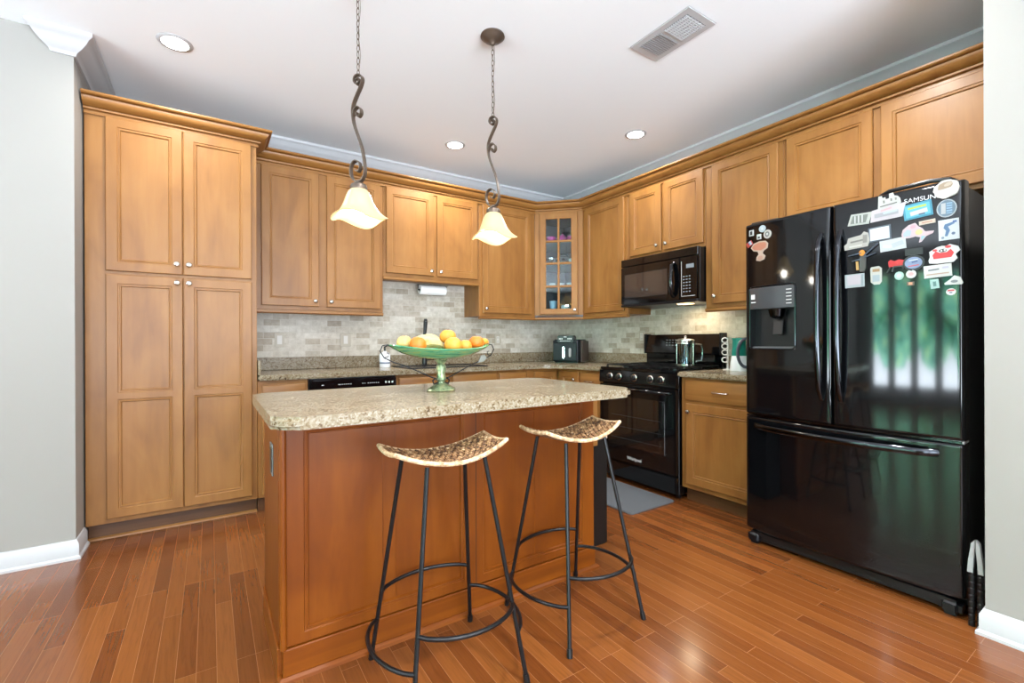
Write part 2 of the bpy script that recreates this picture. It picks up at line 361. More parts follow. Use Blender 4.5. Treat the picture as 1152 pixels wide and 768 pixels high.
# ------------------------------------------------------------------ structure
bm = BM(); box(bm, -9.3, .3, -7.8, .3, -.1, 0); struct('floor', bm, M_floor)
bm = BM(); box(bm, -9.3, .3, -7.8, .3, 2.74, 2.84); struct('ceiling', bm, M_ceil)
bm = BM(); box(bm, -4.0, .2, 0, .15, 0, 2.74); struct('wall_back', bm, M_wall)
bm = BM(); box(bm, 0, .15, -3.596, 0, 0, 2.74); struct('wall_right', bm, M_wall)
bm = BM(); box(bm, -.925, .15, -7.5, -3.596, 0, 2.74); struct('wall_right_return', bm, M_wall)
bm = BM(); box(bm, -9.15, -4.0, -.79, .15, 0, 2.74); struct('wall_left', bm, M_wall)
def wall_with_windows(name, holes, along, pos, th, a0, a1, zb=.25, zt=2.35):
    bm = BM(); cuts = sorted(holes); prev = a0
    def bb(p, q, z0, z1):
        if along == 'y': box(bm, pos - th, pos, p, q, z0, z1)
        else: box(bm, p, q, pos - th, pos, z0, z1)
    for p, q in cuts: bb(prev, p, 0, 2.74); bb(p, q, 0, zb); bb(p, q, zt, 2.74); prev = q
    bb(prev, a1, 0, 2.74); struct(name, bm, M_wall)
    for i, (p, q) in enumerate(cuts):
        bm = BM()
        def fb(p, q, z0, z1):
            if along == 'y': box(bm, pos - .09, pos + .012, p, q, z0, z1)
            else: box(bm, p, q, pos - .09, pos + .012, z0, z1)
        for c in (p, q - .04): fb(c, c + .04, zb, zt)
        for z in (zb, zt - .05): fb(p + .04, q - .04, z, z + .05)
        struct('window_%d' % (i + (1 if along == 'y' else 9)), bm, M_trim)
wall_with_windows('wall_west', WINDOWS_WEST, 'y', -9.0, .15, -7.65, -.79)
wall_with_windows('wall_front', WINDOWS_SOUTH, 'x', -7.5, .15, -9.0, -.925)
CR = [(0, 2.635), (.010, 2.635), (.014, 2.648), (.022, 2.655), (.040, 2.668), (.060, 2.69), (.072, 2.71), (.080, 2.714), (.088, 2.722), (.088, 2.7395), (0, 2.7395)]
bm = BM(); sweep(bm, [(-4.167, -.79), (-4.0, -.79), (-4.0, 0), (0, 0), (0, -3.596)], CR)
for v in bm.verts:
    if v.co.x < -4.16: v.co.x += .088 + (v.co.y + .79)
struct('trim_1', bm, M_trim)
BB = [(0, 0), (.024, 0), (.024, .012), (.015, .02), (.015, .078), (.009, .088), (.006, .098), (0, .10)]
bm = BM(); sweep(bm, [(-9, -.79), (-4.0, -.79), (-4.0, -.60)], BB); struct('baseboard_left', bm, M_trim)
bm = BM(); sweep(bm, [(-.88, -3.596), (-.925, -3.596), (-.925, -7.5)], BB); struct('baseboard_right', bm, M_trim)
bm = BM(); box(bm, -3.14, -.011, -.010, -.0005, .9, 1.70); struct('wall_back_tiles', bm, M_tile)
bm = BM(); box(bm, -.010, -.0005, -2.62, -.0005, .9, 1.85); struct('wall_right_tiles', bm, M_tile)
bm = BM()   # garden beyond the dining windows
for k in range(110):
    x = -13 - random.random() * 1.5; y = -9 + random.random() * 9; z = .8 + random.random() ** .8 * 2.6
    bmesh.ops.create_icosphere(bm, subdivisions=2, radius=.35 + random.random() * .45, matrix=Matrix.Translation((x, y, z)))
for v in bm.verts: v.co += Vector((random.uniform(-.08, .08), random.uniform(-.08, .08), random.uniform(-.08, .08)))
g = obj('garden_foliage', bm, noisy('leaves', [(.35, (50, 120, 100)), (.5, (110, 190, 160)), (.65, (190, 225, 150))], ns=3, rough=.8))
tag(g, 'leafy green garden foliage seen outside the dining windows', 'foliage'); g['kind'] = 'stuff'

# ------------------------------------------------------------------ cabinets, back wall
p = cabinet('pantry_cabinet', 'tall four-door maple pantry cabinet standing at the left end of the run', (-3.992, 0), 0, .845, .61, 0, 2.44,
    doors=[(.0906, .4480, 1.5445, 2.421, None, (.420, 1.605)), (.4520, .815, 1.5445, 2.421, None, (.480, 1.605)),
           (.0906, .4480, .1288, 1.525, (.808, .845), (.420, 1.492)), (.4520, .815, .1288, 1.525, (.808, .845), (.480, 1.492))], toe=.10)
bm = BM(); sweep(bm, [(0, -.555), (.845, -.555)], [(0, 0), (.014, 0), (.012, .009), (.004, .016), (0, .016)]); obj('shoe_molding', bm, M_woodh, p)
zD = 2.417
cabinet('upper_cabinet', 'tall double-door maple wall cabinet beside the pantry, above the dishwasher', (-3.145, 0), 0, .935, .31, 1.372, 2.44,
    doors=[(.049, .437, 1.4017, zD, None, (.378 + .03, 1.442)), (.4945, .911, 1.4017, zD, None, (.524, 1.442))], rail=1)
cabinet('upper_cabinet', 'short double-door maple wall cabinet over the sink, paper towel hanging below', (-2.209, 0), 0, .909, .31, 1.676, 2.44,
    doors=[(.0255, .4493, 1.7062, zD, None, (.42, 1.746)), (.4794, .8855, 1.7062, zD, None, (.508, 1.746))], rail=1)
cabinet('upper_cabinet', 'single-door maple wall cabinet left of the glass corner cabinet', (-1.299, 0), 0, .646, .31, 1.372, 2.44,
    doors=[(.0326, .5916, 1.4017, zD, None, (.062, 1.442))], rail=1)
# right wall
cabinet('upper_cabinet', 'single-door maple wall cabinet between glass corner cabinet and microwave', (0, -.651), ROTR, .588, .31, 1.372, 2.44,
    doors=[(.045, .552, 1.4017, zD, None, None)], rail=1)
cabinet('upper_cabinet', 'short double-door maple wall cabinet directly above the microwave', (0, -1.240), ROTR, .762, .31, 1.838, 2.44,
    doors=[(.034, .3676, 1.8677, zD, None, (.335, 1.915)), (.394, .7503, 1.8677, zD, None, (.425, 1.915))])
cabinet('upper_cabinet', 'tall single-door maple wall cabinet between microwave and refrigerator', (0, -2.003), ROTR, .556, .31, 1.372, 2.44,
    doors=[(.060, .53, 1.4017, zD, None, (.088, 1.455))], rail=1)
cabinet('upper_cabinet', 'double-door maple cabinet high above the refrigerator', (0, -2.560), ROTR, 1.032, .31, 1.86, 2.44,
    doors=[(.024, .4825, 1.885, zD, None, None), (.519, .99, 1.885, zD, None, None)])
# corner glass cabinet
gc = thing('corner_glass_cabinet', 'diagonal corner maple wall cabinet with eight-pane glass door', 'cabinet', (-.651, -.309, 1.372), -PI / 4)
W = .484; H = 2.44 - 1.372
bm = BM()
pl = [(0.001, 0), (-.215, .216), (.243, .670), (.695, .216), (W - .001, 0)]
prism(bm, pl, 0, .02, 'z'); prism(bm, pl, H - .02, H, 'z')
for a, b in zip(pl, pl[1:]):
    A = Vector(a); B = Vector(b); d = (B - A).normalized(); n = Vector((d.y, -d.x)) * .012
    prism(bm, [tuple(A), tuple(B), tuple(B + n), tuple(A + n)], .02, H - .02, 'z')
gbody = obj('body', bm, M_int, gc)
bm = BM()
x0, x1, a0, a1 = .085, .399, .06, .985
box(bm, .0, x0, -.0, .018, 0, H); box(bm, x1, W, 0, .018, 0, H); box(bm, x0, x1, 0, .018, 0, a0); box(bm, x0, x1, 0, .018, a1, H)
obj('face_frame', bm, M_wood, gc)
bm = BM(); prism(bm, [(-.012, -.002), (-.012, -.02), (-.004, -.028), (.02, -.028), (.02, -.002)], 0, W, 'x'); obj('light_rail', bm, M_woodh, gc)
DX0, DX1 = .052, .432; MZ = [1.68, 1.91, 2.132]
ox0, ox1 = DX0 + .060, DX1 - .060; mc = (ox0 + ox1) / 2
zz = [1.452, *MZ, 2.358]
rows = [(zz[i] - 1.372 + (.007 if i else 0), zz[i + 1] - 1.372 - (.007 if i < 3 else 0)) for i in range(4)]
bm = BM(); door_mesh(bm, DX0, DX1, 1.4017 - 1.372, zD - 1.372, -.001, .0195, [(ox0, mc - .007), (mc + .007, ox1)], rows, glass=True)
gd = obj('glass_door', bm, M_wood, gc)
bobj('glass_pane', M_glass, gd, ox0 - .004, ox1 + .004, -.010, -.007, rows[0][0] - .004, rows[-1][1] + .004)
knob(gd, DX1 - .03, -.0205, .07)
for z in MZ:
    bm = BM(); prism(bm, [(.03, .03), (-.17, .214), (.243, .63), (.65, .214), (W - .03, .03)], z - 1.372 - .008, z - 1.372, 'z'); obj('shelf', bm, M_china, gc)
def in_gc(x, y, z):
    c = math.cos(-PI / 4); s = math.sin(-PI / 4); return (-.651 + x * c - y * s, -.309 + x * s + y * c, z + .0006)
def teapot(label, x, y, z, m, s=1.0, grp=None, a=0):
    t = thing('teapot', label, 'teapot', in_gc(x, y, z), a, grp)
    bm = BM(); lathe(bm, [(0, 0), (.035 * s, 0), (.055 * s, .02 * s), (.062 * s, .045 * s), (.05 * s, .075 * s), (.03 * s, .088 * s), (0, .088 * s)], 20); obj('pot', bm, m, t)
    bm = BM(); lathe(bm, [(.034 * s, .086 * s), (.028 * s, .098 * s), (.006 * s, .106 * s), (.010 * s, .116 * s), (0, .124 * s)], 16); obj('lid', bm, m, t)
    bm = BM(); tube(bm, [(.045 * s, 0, .035 * s), (.08 * s, 0, .055 * s), (.095 * s, 0, .085 * s)], [.012 * s, .008 * s, .006 * s]); obj('spout', bm, m, t)
    bm = BM(); tube(bm, [(-.05 * s, 0, .07 * s), (-.085 * s, 0, .07 * s), (-.09 * s, 0, .04 * s), (-.055 * s, 0, .025 * s)], .005 * s); obj('handle', bm, m, t)
def cup(label, x, y, z, m, s=1.0, grp=None, nm='teacup', cat='cup'):
    t = thing(nm, label, cat, in_gc(x, y, z), .6, grp)
    bm = BM(); lathe(bm, [(0, 0), (.02 * s, 0), (.024 * s, .008 * s), (.038 * s, .03 * s), (.042 * s, .055 * s), (.039 * s, .055 * s), (.034 * s, .03 * s), (0, .01 * s)], 18); obj('bowl', bm, m, t)
    bm = BM(); tube(bm, [(.038 * s, 0, .046 * s), (.062 * s, 0, .044 * s), (.06 * s, 0, .022 * s), (.034 * s, 0, .02 * s)], .004 * s); obj('handle', bm, m, t)
ty = .10
teapot('pink teapot, centre of the top shelf in the glass corner cabinet', .262, .19, 2.132, M_pink, 1.0, a=-.6)
cup('pink cup left of the pink teapot in the glass corner cabinet', .155, .085, 2.132, M_pink, 1.15)
cup('pink cup right of the pink teapot in the glass corner cabinet', .365, .085, 2.132, M_pink, 1.1)
teapot('large silver teapot on the second shelf of the glass corner cabinet', .275, .19, 1.91, M_silver, 1.15, a=-.6)
cup('small silver sugar bowl left of the silver teapot', .155, .085, 1.91, M_silver, 1.2, nm='sugar_bowl', cat='bowl')
cup('white china creamer right of the silver teapot', .375, .085, 1.91, M_china, 1.0, nm='creamer', cat='cup')
cup('white china cup at the left of the third shelf behind glass', .165, ty, 1.68, M_china, .8)
cup('white china cup in the middle of the third shelf behind glass', .255, ty, 1.68, M_china, .8)
cup('white china cup at the right of the third shelf behind glass', .345, ty, 1.68, M_china, .8)
t = thing('tumbler', 'pale blue glass tumbler, bottom left in the glass corner cabinet', 'glass', in_gc(.175, .09, 1.392))
bm = BM(); lathe(bm, [(0, 0), (.03, 0), (.042, .15), (.039, .15), (.028, .006), (0, .006)], 20); obj('glass_wall', bm, mat('pale_blue_glass', (170, 200, 225), .1), t)
t = thing('canister', 'white and blue canister beside the tumbler in the glass corner cabinet', 'jar', in_gc(.30, .12, 1.392))
bm = BM(); lathe(bm, [(0, 0), (.045, 0), (.05, .01), (.05, .10), (.04, .11), (0, .11)], 20); obj('jar_body', bm, M_china, t)
bm = BM(); lathe(bm, [(.051, .04), (.0515, .045), (.0515, .065), (.051, .07)], 20); obj('blue_band', bm, mat('cobalt', (60, 90, 170), .3), t)
# cornice on the cabinets
WC = [(0, 2.418), (.010, 2.418), (.010, 2.431), (.004, 2.434), (.004, 2.439), (.022, 2.442), (.023, 2.451), (.017, 2.455), (.030, 2.458), (.044, 2.464), (.058, 2.476), (.066, 2.489), (.067, 2.496), (.061, 2.500), (.080, 2.503), (.086, 2.509), (.086, 2.518), (0, 2.518)]
bm = BM(); sweep(bm, [(-3.138, -.3115), (-.651, -.3115), (-.3115, -.651), (-.3115, -3.592)], WC)
tag(obj('cabinet_cornice', bm, M_woodh), 'long stained maple crown moulding bending around the corner atop the wall cabinets', 'moulding')
bm = BM(); sweep(bm, [(-3.992, -.6115), (-3.1455, -.6115), (-3.1455, -.42)], WC)
tag(obj('cabinet_cornice', bm, M_woodh), 'deeper stained maple crown moulding atop the tall pantry', 'moulding')

# ------------------------------------------------------------------ base run
cabinet('base_cabinet', 'narrow maple base cabinet with one drawer left of the dishwasher', (-3.145, 0), 0, .308, .61, 0, .876,
    doors=[(.025, .29, .125, .66, None, (.26, .62))], drawers=[(.025, .29, .70, .846, 'knob')], toe=.10)
cabinet('base_cabinet', 'wide maple sink base cabinet with two false drawer fronts', (-2.205, 0), 0, .915, .61, 0, .876,
    doors=[(.025, .445, .125, .66, None, (.41, .62)), (.475, .89, .125, .66, None, (.51, .62))], drawers=[(.02, .445, .70, .85, 'false'), (.478, .90, .70, .85, 'false')], toe=.10)
cabinet('base_cabinet', 'maple drawer base cabinet between sink base and corner unit', (-1.288, 0), 0, .318, .61, 0, .876,
    doors=[(.015, .30, .125, .66, None, (.05, .62))], drawers=[(.015, .30, .70, .85, 'false')], toe=.10)
cb = thing('corner_base_cabinet', 'L-shaped maple corner base cabinet with folding doors below the air fryer', 'cabinet', (-.968, 0, 0))
bm = BM(); prism(bm, [(0, -.004), (0, -.61), (.358, -.61), (.358, -.94), (.964, -.94), (.964, -.004)], .10, .876, 'z'); obj('body', bm, M_wood, cb)
bm = BM(); door_mesh(bm, .078, .336, .125, .85, -.6105, .0195, [(.13, .284)], [(.18, .80)]); obj('door', bm, M_wood, cb)
bm = BM(); door_mesh(bm, 0, .268, .125, .85, 0, .0195, [(.052, .216)], [(.18, .80)])
bmesh.ops.transform(bm, matrix=Matrix.Translation((.3575, -.664, 0)) @ Matrix.Rotation(ROTR, 4, 'Z'), verts=bm.verts)
o = obj('door', bm, M_wood, cb)
bm = BM(); lathe(bm, [(0, 0), (.006, 0), (.0055, .010), (.0145, .018), (.016, .023), (.0135, .028), (0, .0315)], 16, Matrix.Translation((.338, -.885, .782)) @ Matrix.Rotation(-PI / 2, 4, 'Y')); obj('knob', bm, M_steel, o)
cabinet('base_cabinet', 'narrow maple base cabinet with one drawer just left of the range', (0, -.942), ROTR, .296, .61, 0, .876,
    doors=[(.012, .27, .125, .66, None, (.04, .62))], drawers=[(.012, .27, .70, .852, 'pull')], toe=.10)
cabinet('base_cabinet', 'maple base cabinet with drawer and door between range and refrigerator', (0, -2.010), ROTR, .605, .61, 0, .876,
    doors=[(.045, .58, .135, .694, None, (.072, .640))], drawers=[(.038, .585, .719, .858, 'pull')], toe=.10)
# dishwasher
dw = thing('dishwasher', 'black built-in dishwasher with white control marks under the back counter', 'dishwasher', (-2.833, 0, 0))
bobj('body', M_blk2, dw, 0.003, .621, -.60, -.01, .02, .872)
bobj('door', M_black, dw, .006, .618, -.640, -.601, .11, .785, bev=.004)
cp = bobj('control_panel', M_black, dw, .006, .618, -.648, -.601, .790, .868, bev=.008, seg=2)
bm = BM()
for x in (.08, .087, .19, .2, .215, .23, .245, .26, .275, .36, .375, .40, .415, .43, .445, .46, .475): box(bm, x, x + .008, -.6495, -.648, .826, .831)
for x in (.53, .555, .58): box(bm, x, x + .012, -.6495, -.648, .822, .836)
obj('markings', bm, M_mark, cp)
# countertops
def counter(name, label, pts, z0, z1, extra=None, bev=.012):
    t = thing(name, label, 'countertop', (0, 0, 0)); bm = BM(); prism(bm, pts, z0, z1, 'z', bev=bev); obj('slab', bm, M_gran, t); return t
def arc(cx, cy, r, a0, a1, n=6): return [(cx + r * math.cos(math.radians(a0 + (a1 - a0) * k / n)), cy + r * math.sin(math.radians(a0 + (a1 - a0) * k / n))) for k in range(n + 1)]
t = counter('granite_countertop', 'L-shaped speckled beige granite countertop along the back wall and corner',
    [(-3.143, -.011), (-3.143, -.65)] + [(-.88, -.65), (-.80, -.665), (-.72, -.72), (-.665, -.80), (-.65, -.88)] + [(-.65, -1.238), (-.011, -1.238), (-.011, -.011)], .878, .914, bev=.008)
bobj('backsplash_strip', M_gran, t, -3.125, -.032, -.031, -.011, .9142, 1.012, bev=.003)
bobj('backsplash_strip', M_gran, t, -.031, -.011, -1.238, -.031, .9142, 1.012, bev=.003)
bobj('backsplash_strip', M_gran, t, -3.143, -3.125, -.63, -.011, .9142, 1.012, bev=.003)
t = counter('granite_countertop', 'short speckled granite countertop between range and refrigerator', [(-.65, -2.006), (-.011, -2.006), (-.011, -2.612), (-.65, -2.612)], .878, .914, bev=.008)
bobj('backsplash_strip', M_gran, t, -.031, -.011, -2.612, -2.006, .9142, 1.012, bev=.003)
# ------------------------------------------------------------------ island
il = thing('kitchen_island', 'freestanding maple island cabinet with panelled back facing the bar stools', 'kitchen island', (-3.205, -2.37, 0))
IW = 1.405; ID = .50
bobj('body', M_isl, il, 0, IW, .012, ID, .0, .877, bev=.001)
bm = BM(); door_mesh(bm, 0, IW, .107, .877, .012, .014, [(.062, .675), (.765, 1.327)], [(.143, .835)]); fp = obj('front_panel', bm, M_isl, il)
for gx in (.336, .387, 1.04): bobj('groove_bead', M_isl, fp, gx, gx + .004, .006, .012, .160, .818)
bobj('stile_seam', M_dark, fp, .729, .7315, -.0026, -.0015, .11, .877)
bobj('base_board', M_islh, il, -.004, IW + .002, -.008, .012, .0, .105, bev=.003)
bm = BM(); sweep(bm, [(-.006, ID), (-.006, -.008), (IW + .002, -.008), (IW + .002, .10)][::1], [(0, 0), (.016, 0), (.014, .010), (.005, .018), (0, .018)])
obj('shoe_molding', bm, M_islh, il)
sm = bobj('side_panel', M_isl, il, -.012, 0, .03, ID, .107, .877, bev=.002)
bobj('side_base_board', M_islh, il, -.020, -.0, .012, ID, 0, .105, bev=.003)
bm = BM(); tube(bm, [(-.002, -.004, .108), (-.002, -.004, .877)], .011, 10); obj('corner_bead', bm, M_isl, il)
bobj('end_stile', M_wood, il, IW, IW + .04, .012, .04, .60, .877, bev=.002)
ot = bobj('outlet_plate', mat('pewter_plate', (104, 106, 108), .35), il, -.0165, -.012, .168, .242, .645, .76, bev=.002)
bobj('socket', M_blk2, ot, -.0185, -.0165, (.178), .232, .658, .745, bev=.001)
x0, x1, y0, y1, r = -3.262, -1.785, -2.632, -1.845, .045
pts = arc(x1 - r, y1 - r, r, 0, 90) + arc(x0 + r, y1 - r, r, 90, 180) + arc(x0 + .07, y0 + .07, .07, 180, 270) + arc(x1 - .06, y0 + .06, .06, 270, 360)
counter('island_countertop', 'speckled beige granite island countertop with rounded corners', pts, .8785, .916, bev=.012)

# ------------------------------------------------------------------ trash can
tc_ = thing('trash_can', 'slim black trash can at the right end of the island', 'trash can', (-1.655, -2.09, 0))
bm = BM(); prism(bm, [(-.105, -.12), (.105, -.12), (.105, .12), (-.105, .12)], 0, .585, 'z', bev=.006); obj('bin', bm, mat('bin_black', (20, 17, 15), .4), tc_)
bm = BM(); box(bm, -.109, .109, -.124, .124, .586, .602, bev=.004); obj('rim', bm, mat('bin_liner', (196, 176, 160), .5), tc_)
bobj('lid', M_blk2, tc_, -.102, .102, -.117, .117, .602, .618, bev=.005)

# ------------------------------------------------------------------ range
rg = thing('gas_range', 'black freestanding gas range with five knobs and glass oven door', 'stove', (0, -1.243, 0), ROTR)
w = .757
bobj('body', M_black, rg, 0.001, w - .001, -.628, -.035, .03, .895, bev=.002)
bm = BM(); box(bm, 0, w, -.660, -.035, .896, .918, bev=.007, seg=2); ct = obj('cooktop', bm, M_black, rg)
for i in range(3):
    bm = BM(); gx0 = .03 + i * .235; gx1 = gx0 + .225
    for q in ((gx0, -.60, gx1, -.60), (gx0, -.10, gx1, -.10), (gx0, -.60, gx0, -.10), (gx1, -.60, gx1, -.10), ((gx0 + gx1) / 2, -.60, (gx0 + gx1) / 2, -.10), (gx0, -.35, gx1, -.35), (gx0, -.475, gx1, -.475), (gx0, -.225, gx1, -.225)):
        box(bm, min(q[0], q[2]) - .004, max(q[0], q[2]) + .004, min(q[1], q[3]) - .004, max(q[1], q[3]) + .004, .930, .940)
    for a in (gx0, gx1):
        for b in (-.60, -.10): box(bm, a - .006, a + .006, b - .006, b + .006, .9185, .932)
    obj('grate', bm, M_blk2, rg)
for bx_, by_ in ((.14, -.47), (.14, -.22), (.378, -.35), (.61, -.47), (.61, -.22)):
    bm = BM(); lathe(bm, [(0, .9185), (.045, .9185), (.045, .924), (.034, .925), (.034, .929), (0, .929)], 20, Matrix.Translation((bx_, by_, 0))); obj('burner', bm, M_blkm, rg)
bm = BM(); prism(bm, [(-.629, .792), (-.662, .792), (-.668, .80), (-.660, .893), (-.629, .895)], 0, w, 'x'); cpn = obj('control_panel', bm, M_black, rg)
for yk in (-1.367, -1.465, -1.622, -1.777, -1.874):
    x = -1.243 - yk
    bm = BM(); Mx = Matrix.Translation((x, -.664, .846)) @ Matrix.Rotation(PI / 2, 4, 'X')
    lathe(bm, [(0, 0), (.027, 0), (.027, .004), (.021, .007), (.020, .024), (.016, .028), (0, .028)], 24, Mx); k = obj('knob', bm, M_blk2, rg)
    bm = BM(); lathe(bm, [(.0275, .0008), (.0288, .0038), (.0255, .006), (.0215, .0078)], 24, Mx); box(bm, x - .0022, x + .0022, -.6935, -.692, .848, .862); obj('ring', bm, M_steel, k)
od = bobj('oven_door', M_black, rg, .004, w - .004, -.668, -.630, .172, .782, bev=.006, seg=2)
bobj('oven_window', M_dglass, od, .105, .665, -.6695, -.667, .300, .690, bev=.001)
bm = BM()
for z in (.36, .45, .54): box(bm, .14, .63, -.6703, -.6695, z, z + .0012)
obj('rack_line', bm, mat('dim_grey', (74, 76, 78), .4), od)
bm = BM(); tube(bm, [(.03, -.668, .755), (.03, -.705, .757), (.045, -.713, .757), (.378, -.716, .757), (w - .045, -.713, .757), (w - .03, -.705, .757), (w - .03, -.668, .755)], .012, 10); obj('door_handle', bm, M_black, od)
bobj('drawer', M_black, rg, .004, w - .004, -.665, -.630, .045, .162, bev=.006, seg=2)
text('logo', 'Whirlpool', .034, M_mark, od, (.378, -.6687, .215), (PI / 2, 0, 0))
bm = BM(); box(bm, .01, w - .01, -.085, -.036, .919, 1.03); obj('back_guard_base', bm, M_black, rg)
bm = BM(); prism(bm, [(-.036, 1.02), (-.105, 1.02), (-.11, 1.03), (-.085, 1.185), (-.036, 1.19)], 0, w, 'x'); bg = obj('back_guard', bm, M_black, rg)
bm = BM()
for i in range(4):
    for j in range(3): box(bm, .235 + i * .03, .250 + i * .03, -.1035 + (j * .004), -.100, 1.09 + j * .022, 1.098 + j * .022)
obj('markings', bm, mat('dim_marking', (110, 112, 114), .5), bg)
for sx_ in (.002, w - .017): bobj('end_cap', M_blk2, bg, sx_, sx_ + .015, -.112, -.034, 1.018, 1.193)
for a in (.04, w - .04):
    for b in (-.58, -.08): bobj('foot', M_blk2, rg, a - .015, a + .015, b - .015, b + .015, 0, .03)

# ------------------------------------------------------------------ microwave
mw = thing('microwave', 'black over-the-range microwave mounted above the stove', 'microwave', (0, -1.2405, 1.424), ROTR)
bobj('housing', M_blk2, mw, .002, w - .002, -.372, -.011, 0.0, .408, bev=.003)
bobj('top_vent', M_black, mw, 0, w, -.400, -.373, .345, .408, bev=.004)
dr = bobj('door', M_black, mw, 0, .600, -.403, -.373, .022, .341, bev=.006, seg=2)
bobj('window', mat('microwave_glass', (34, 35, 37), .08, spec=.9, coat=1), dr, .045, .49, -.405, -.402, .075, .275, bev=.001)
bm = BM(); tube(bm, [(.545, -.402, .05), (.545, -.43, .07), (.545, -.447, .18), (.545, -.43, .29), (.545, -.402, .31)], [.012, .014, .015, .014, .012], 10, sx=1.3); obj('handle', bm, M_black, dr)
cpm = bobj('control_panel', M_black, mw, .603, w, -.403, -.373, .022, .341, bev=.006, seg=2)
bm = BM()
for i in range(3):
    for j in range(6): box(bm, .632 + i * .025, .646 + i * .025, -.4045, -.403, .075 + j * .023, .083 + j * .023)
box(bm, .66, .725, -.4045, -.403, .255, .285)
obj('buttons', bm, mat('button_grey', (120, 126, 132), .5), cpm)
bm = BM(); tube(bm, [(.618, -.4035, .045), (.735, -.4035, .045)], .0015, 6); tube(bm, [(.618, -.4035, .045), (.618, -.4035, .31)], .0015, 6); obj('trim_line', bm, M_mark, cpm)
bobj('bottom_lip', M_blkm, mw, .0, w, -.403, -.373, 0, .019, bev=.003)
ml = bobj('cooktop_lamp', mat('warm_lens', (255, 240, 210), .4, emit=(255, 214, 150), es=3), mw, .50, .60, -.30, -.22, -.003, .0)
l = bpy.data.lights.new('cooktop_light', 'AREA'); l.energy = .9; l.color = (1, .80, .55); l.size = .1; lo = bpy.data.objects.new('cooktop_light', l); COL.objects.link(lo); lo.parent = mw; lo.location = (.55, -.2, -.012)

# ------------------------------------------------------------------ refrigerator
fr = thing('refrigerator', 'large glossy black french-door refrigerator covered in magnets', 'refrigerator', (0, -2.619, 0), ROTR)
FW = .911; FC = FW / 2
def fy(x): return -(.868 + .030 * (1 - ((x - FC) / FC) ** 2))
def slab(name, x0, x1, z0, z1, yb, hole=None, parent=fr, m=M_black, r=.016):
    xs = set()
    for s in (0, .001, .003, .006, .010, .016, .021): xs.add(round(x0 + s, 5)); xs.add(round(x1 - s, 5))
    n = 14
    for k in range(1, n): xs.add(round(x0 + .021 + (x1 - x0 - .042) * k / n, 5))
    if hole: xs.add(hole[0]); xs.add(hole[1])
    xs = sorted(xs)
    def yf(x):
        s = min(x - x0, x1 - x); d = 0
        if s < r: d = r - math.sqrt(max(0, r * r - (r - s) ** 2))
        return fy(x) + d
    zb = [z0, z0 + .003, z0 + .009, z0 + .014]
    if hole: zb += [hole[2], hole[3]]
    zb += [z1 - .014, z1 - .009, z1 - .003, z1]
    bm = BM()
    off = {0: .009, 1: .003, 2: 0, len(zb) - 3: 0, len(zb) - 2: .003, len(zb) - 1: .009}
    G = [[bm.verts.new((x, yf(x) + off.get(j, 0), z)) for x in xs] for j, z in enumerate(zb)]
    for j in range(len(zb) - 1):
        for i in range(len(xs) - 1):
            if hole and hole[2] <= zb[j] < hole[3] and hole[0] <= xs[i] < hole[1]: continue
            bm.faces.new((G[j][i], G[j][i + 1], G[j + 1][i + 1], G[j + 1][i]))
    B = [[bm.verts.new((x, yb, z)) for x in (x0, x1)] for z in (z0, z1)]
    bm.faces.new((B[0][0], B[1][0], B[1][1], B[0][1]))
    bm.faces.new([B[0][1], B[0][0]] + G[0]); bm.faces.new([B[1][0], B[1][1]] + G[-1][::-1])
    bm.faces.new([B[0][0], B[1][0]] + [G[j][0] for j in range(len(zb) - 1, -1, -1)])
    bm.faces.new([B[1][1], B[0][1]] + [G[j][-1] for j in range(len(zb))])
    return obj(name, bm, m, parent)
bobj('cabinet', M_blk2, fr, .004, FW - .004, -.795, -.03, .03, 1.765, bev=.004)
HD = (.032, .281, 1.086, 1.428)
XS = .4475
dl = slab('door', .002, XS - .003, .722, 1.782, -.800, HD)
drr = slab('door', XS + .003, FW - .002, .722, 1.782, -.800)
fz = slab('freezer_drawer', .002, FW - .002, .078, .706, -.800)
bobj('gasket', M_dchrome, fr, .01, FW - .01, -.868, -.80, .709, .719)
# dispenser
bm = BM(); yb = -.815; x0, x1, z0, z1 = HD
y0 = fy(x0); y1 = fy(x1)
v = [bm.verts.new(p) for p in ((x0, y0, z0), (x1, y1, z0), (x1, y1, z1), (x0, y0, z1), (x0, yb, z0), (x1, yb, z0), (x1, yb, z1), (x0, yb, z1))]
for q in ((4, 5, 6, 7), (0, 1, 5, 4), (1, 2, 6, 5), (2, 3, 7, 6), (3, 0, 4, 7)): bm.faces.new([v[i] for i in q])
me = bpy.data.meshes.new('dispenser'); bm.to_mesh(me); bm.free(); me.materials.append(M_blk2)
dsp = bpy.data.objects.new('water_dispenser', me); COL.objects.link(dsp); dsp.parent = dl
def fyl(x): return fy(x)
bm = BM(); rr = .02; P = []
for cx_, cz_, a0_ in ((x1 - rr, z0 + rr, -90), (x1 - rr, z1 - rr, 0), (x0 + rr, z1 - rr, 90), (x0 + rr, z0 + rr, 180)):
    for k in range(5): a = math.radians(a0_ + 22.5 * k); P.append((cx_ + rr * math.cos(a), fyl(cx_ + rr * math.cos(a)) - .002, cz_ + rr * math.sin(a)))
tube(bm, P, .0035, 8, closed=True); obj('bezel', bm, M_dchrome, dsp)
bm = BM(); prism(bm, [(x0 + .006, -.868), (x0 + .006, -.880), (x1 - .006, -.892), (x1 - .006, -.868)], 1.305, z1 - .006, 'z'); cpd = obj('control_panel', bm, mat('panel_glass', (52, 56, 60), .1, spec=.8, coat=1), dsp)
bm = BM()
for i in range(5): box(bm, .235, .262, -.8925, -.889, 1.325 + i * .018, 1.329 + i * .018)
box(bm, .045, .065, -.8825, -.879, 1.36, 1.385); box(bm, .045, .07, -.8825, -.879, 1.34, 1.345)
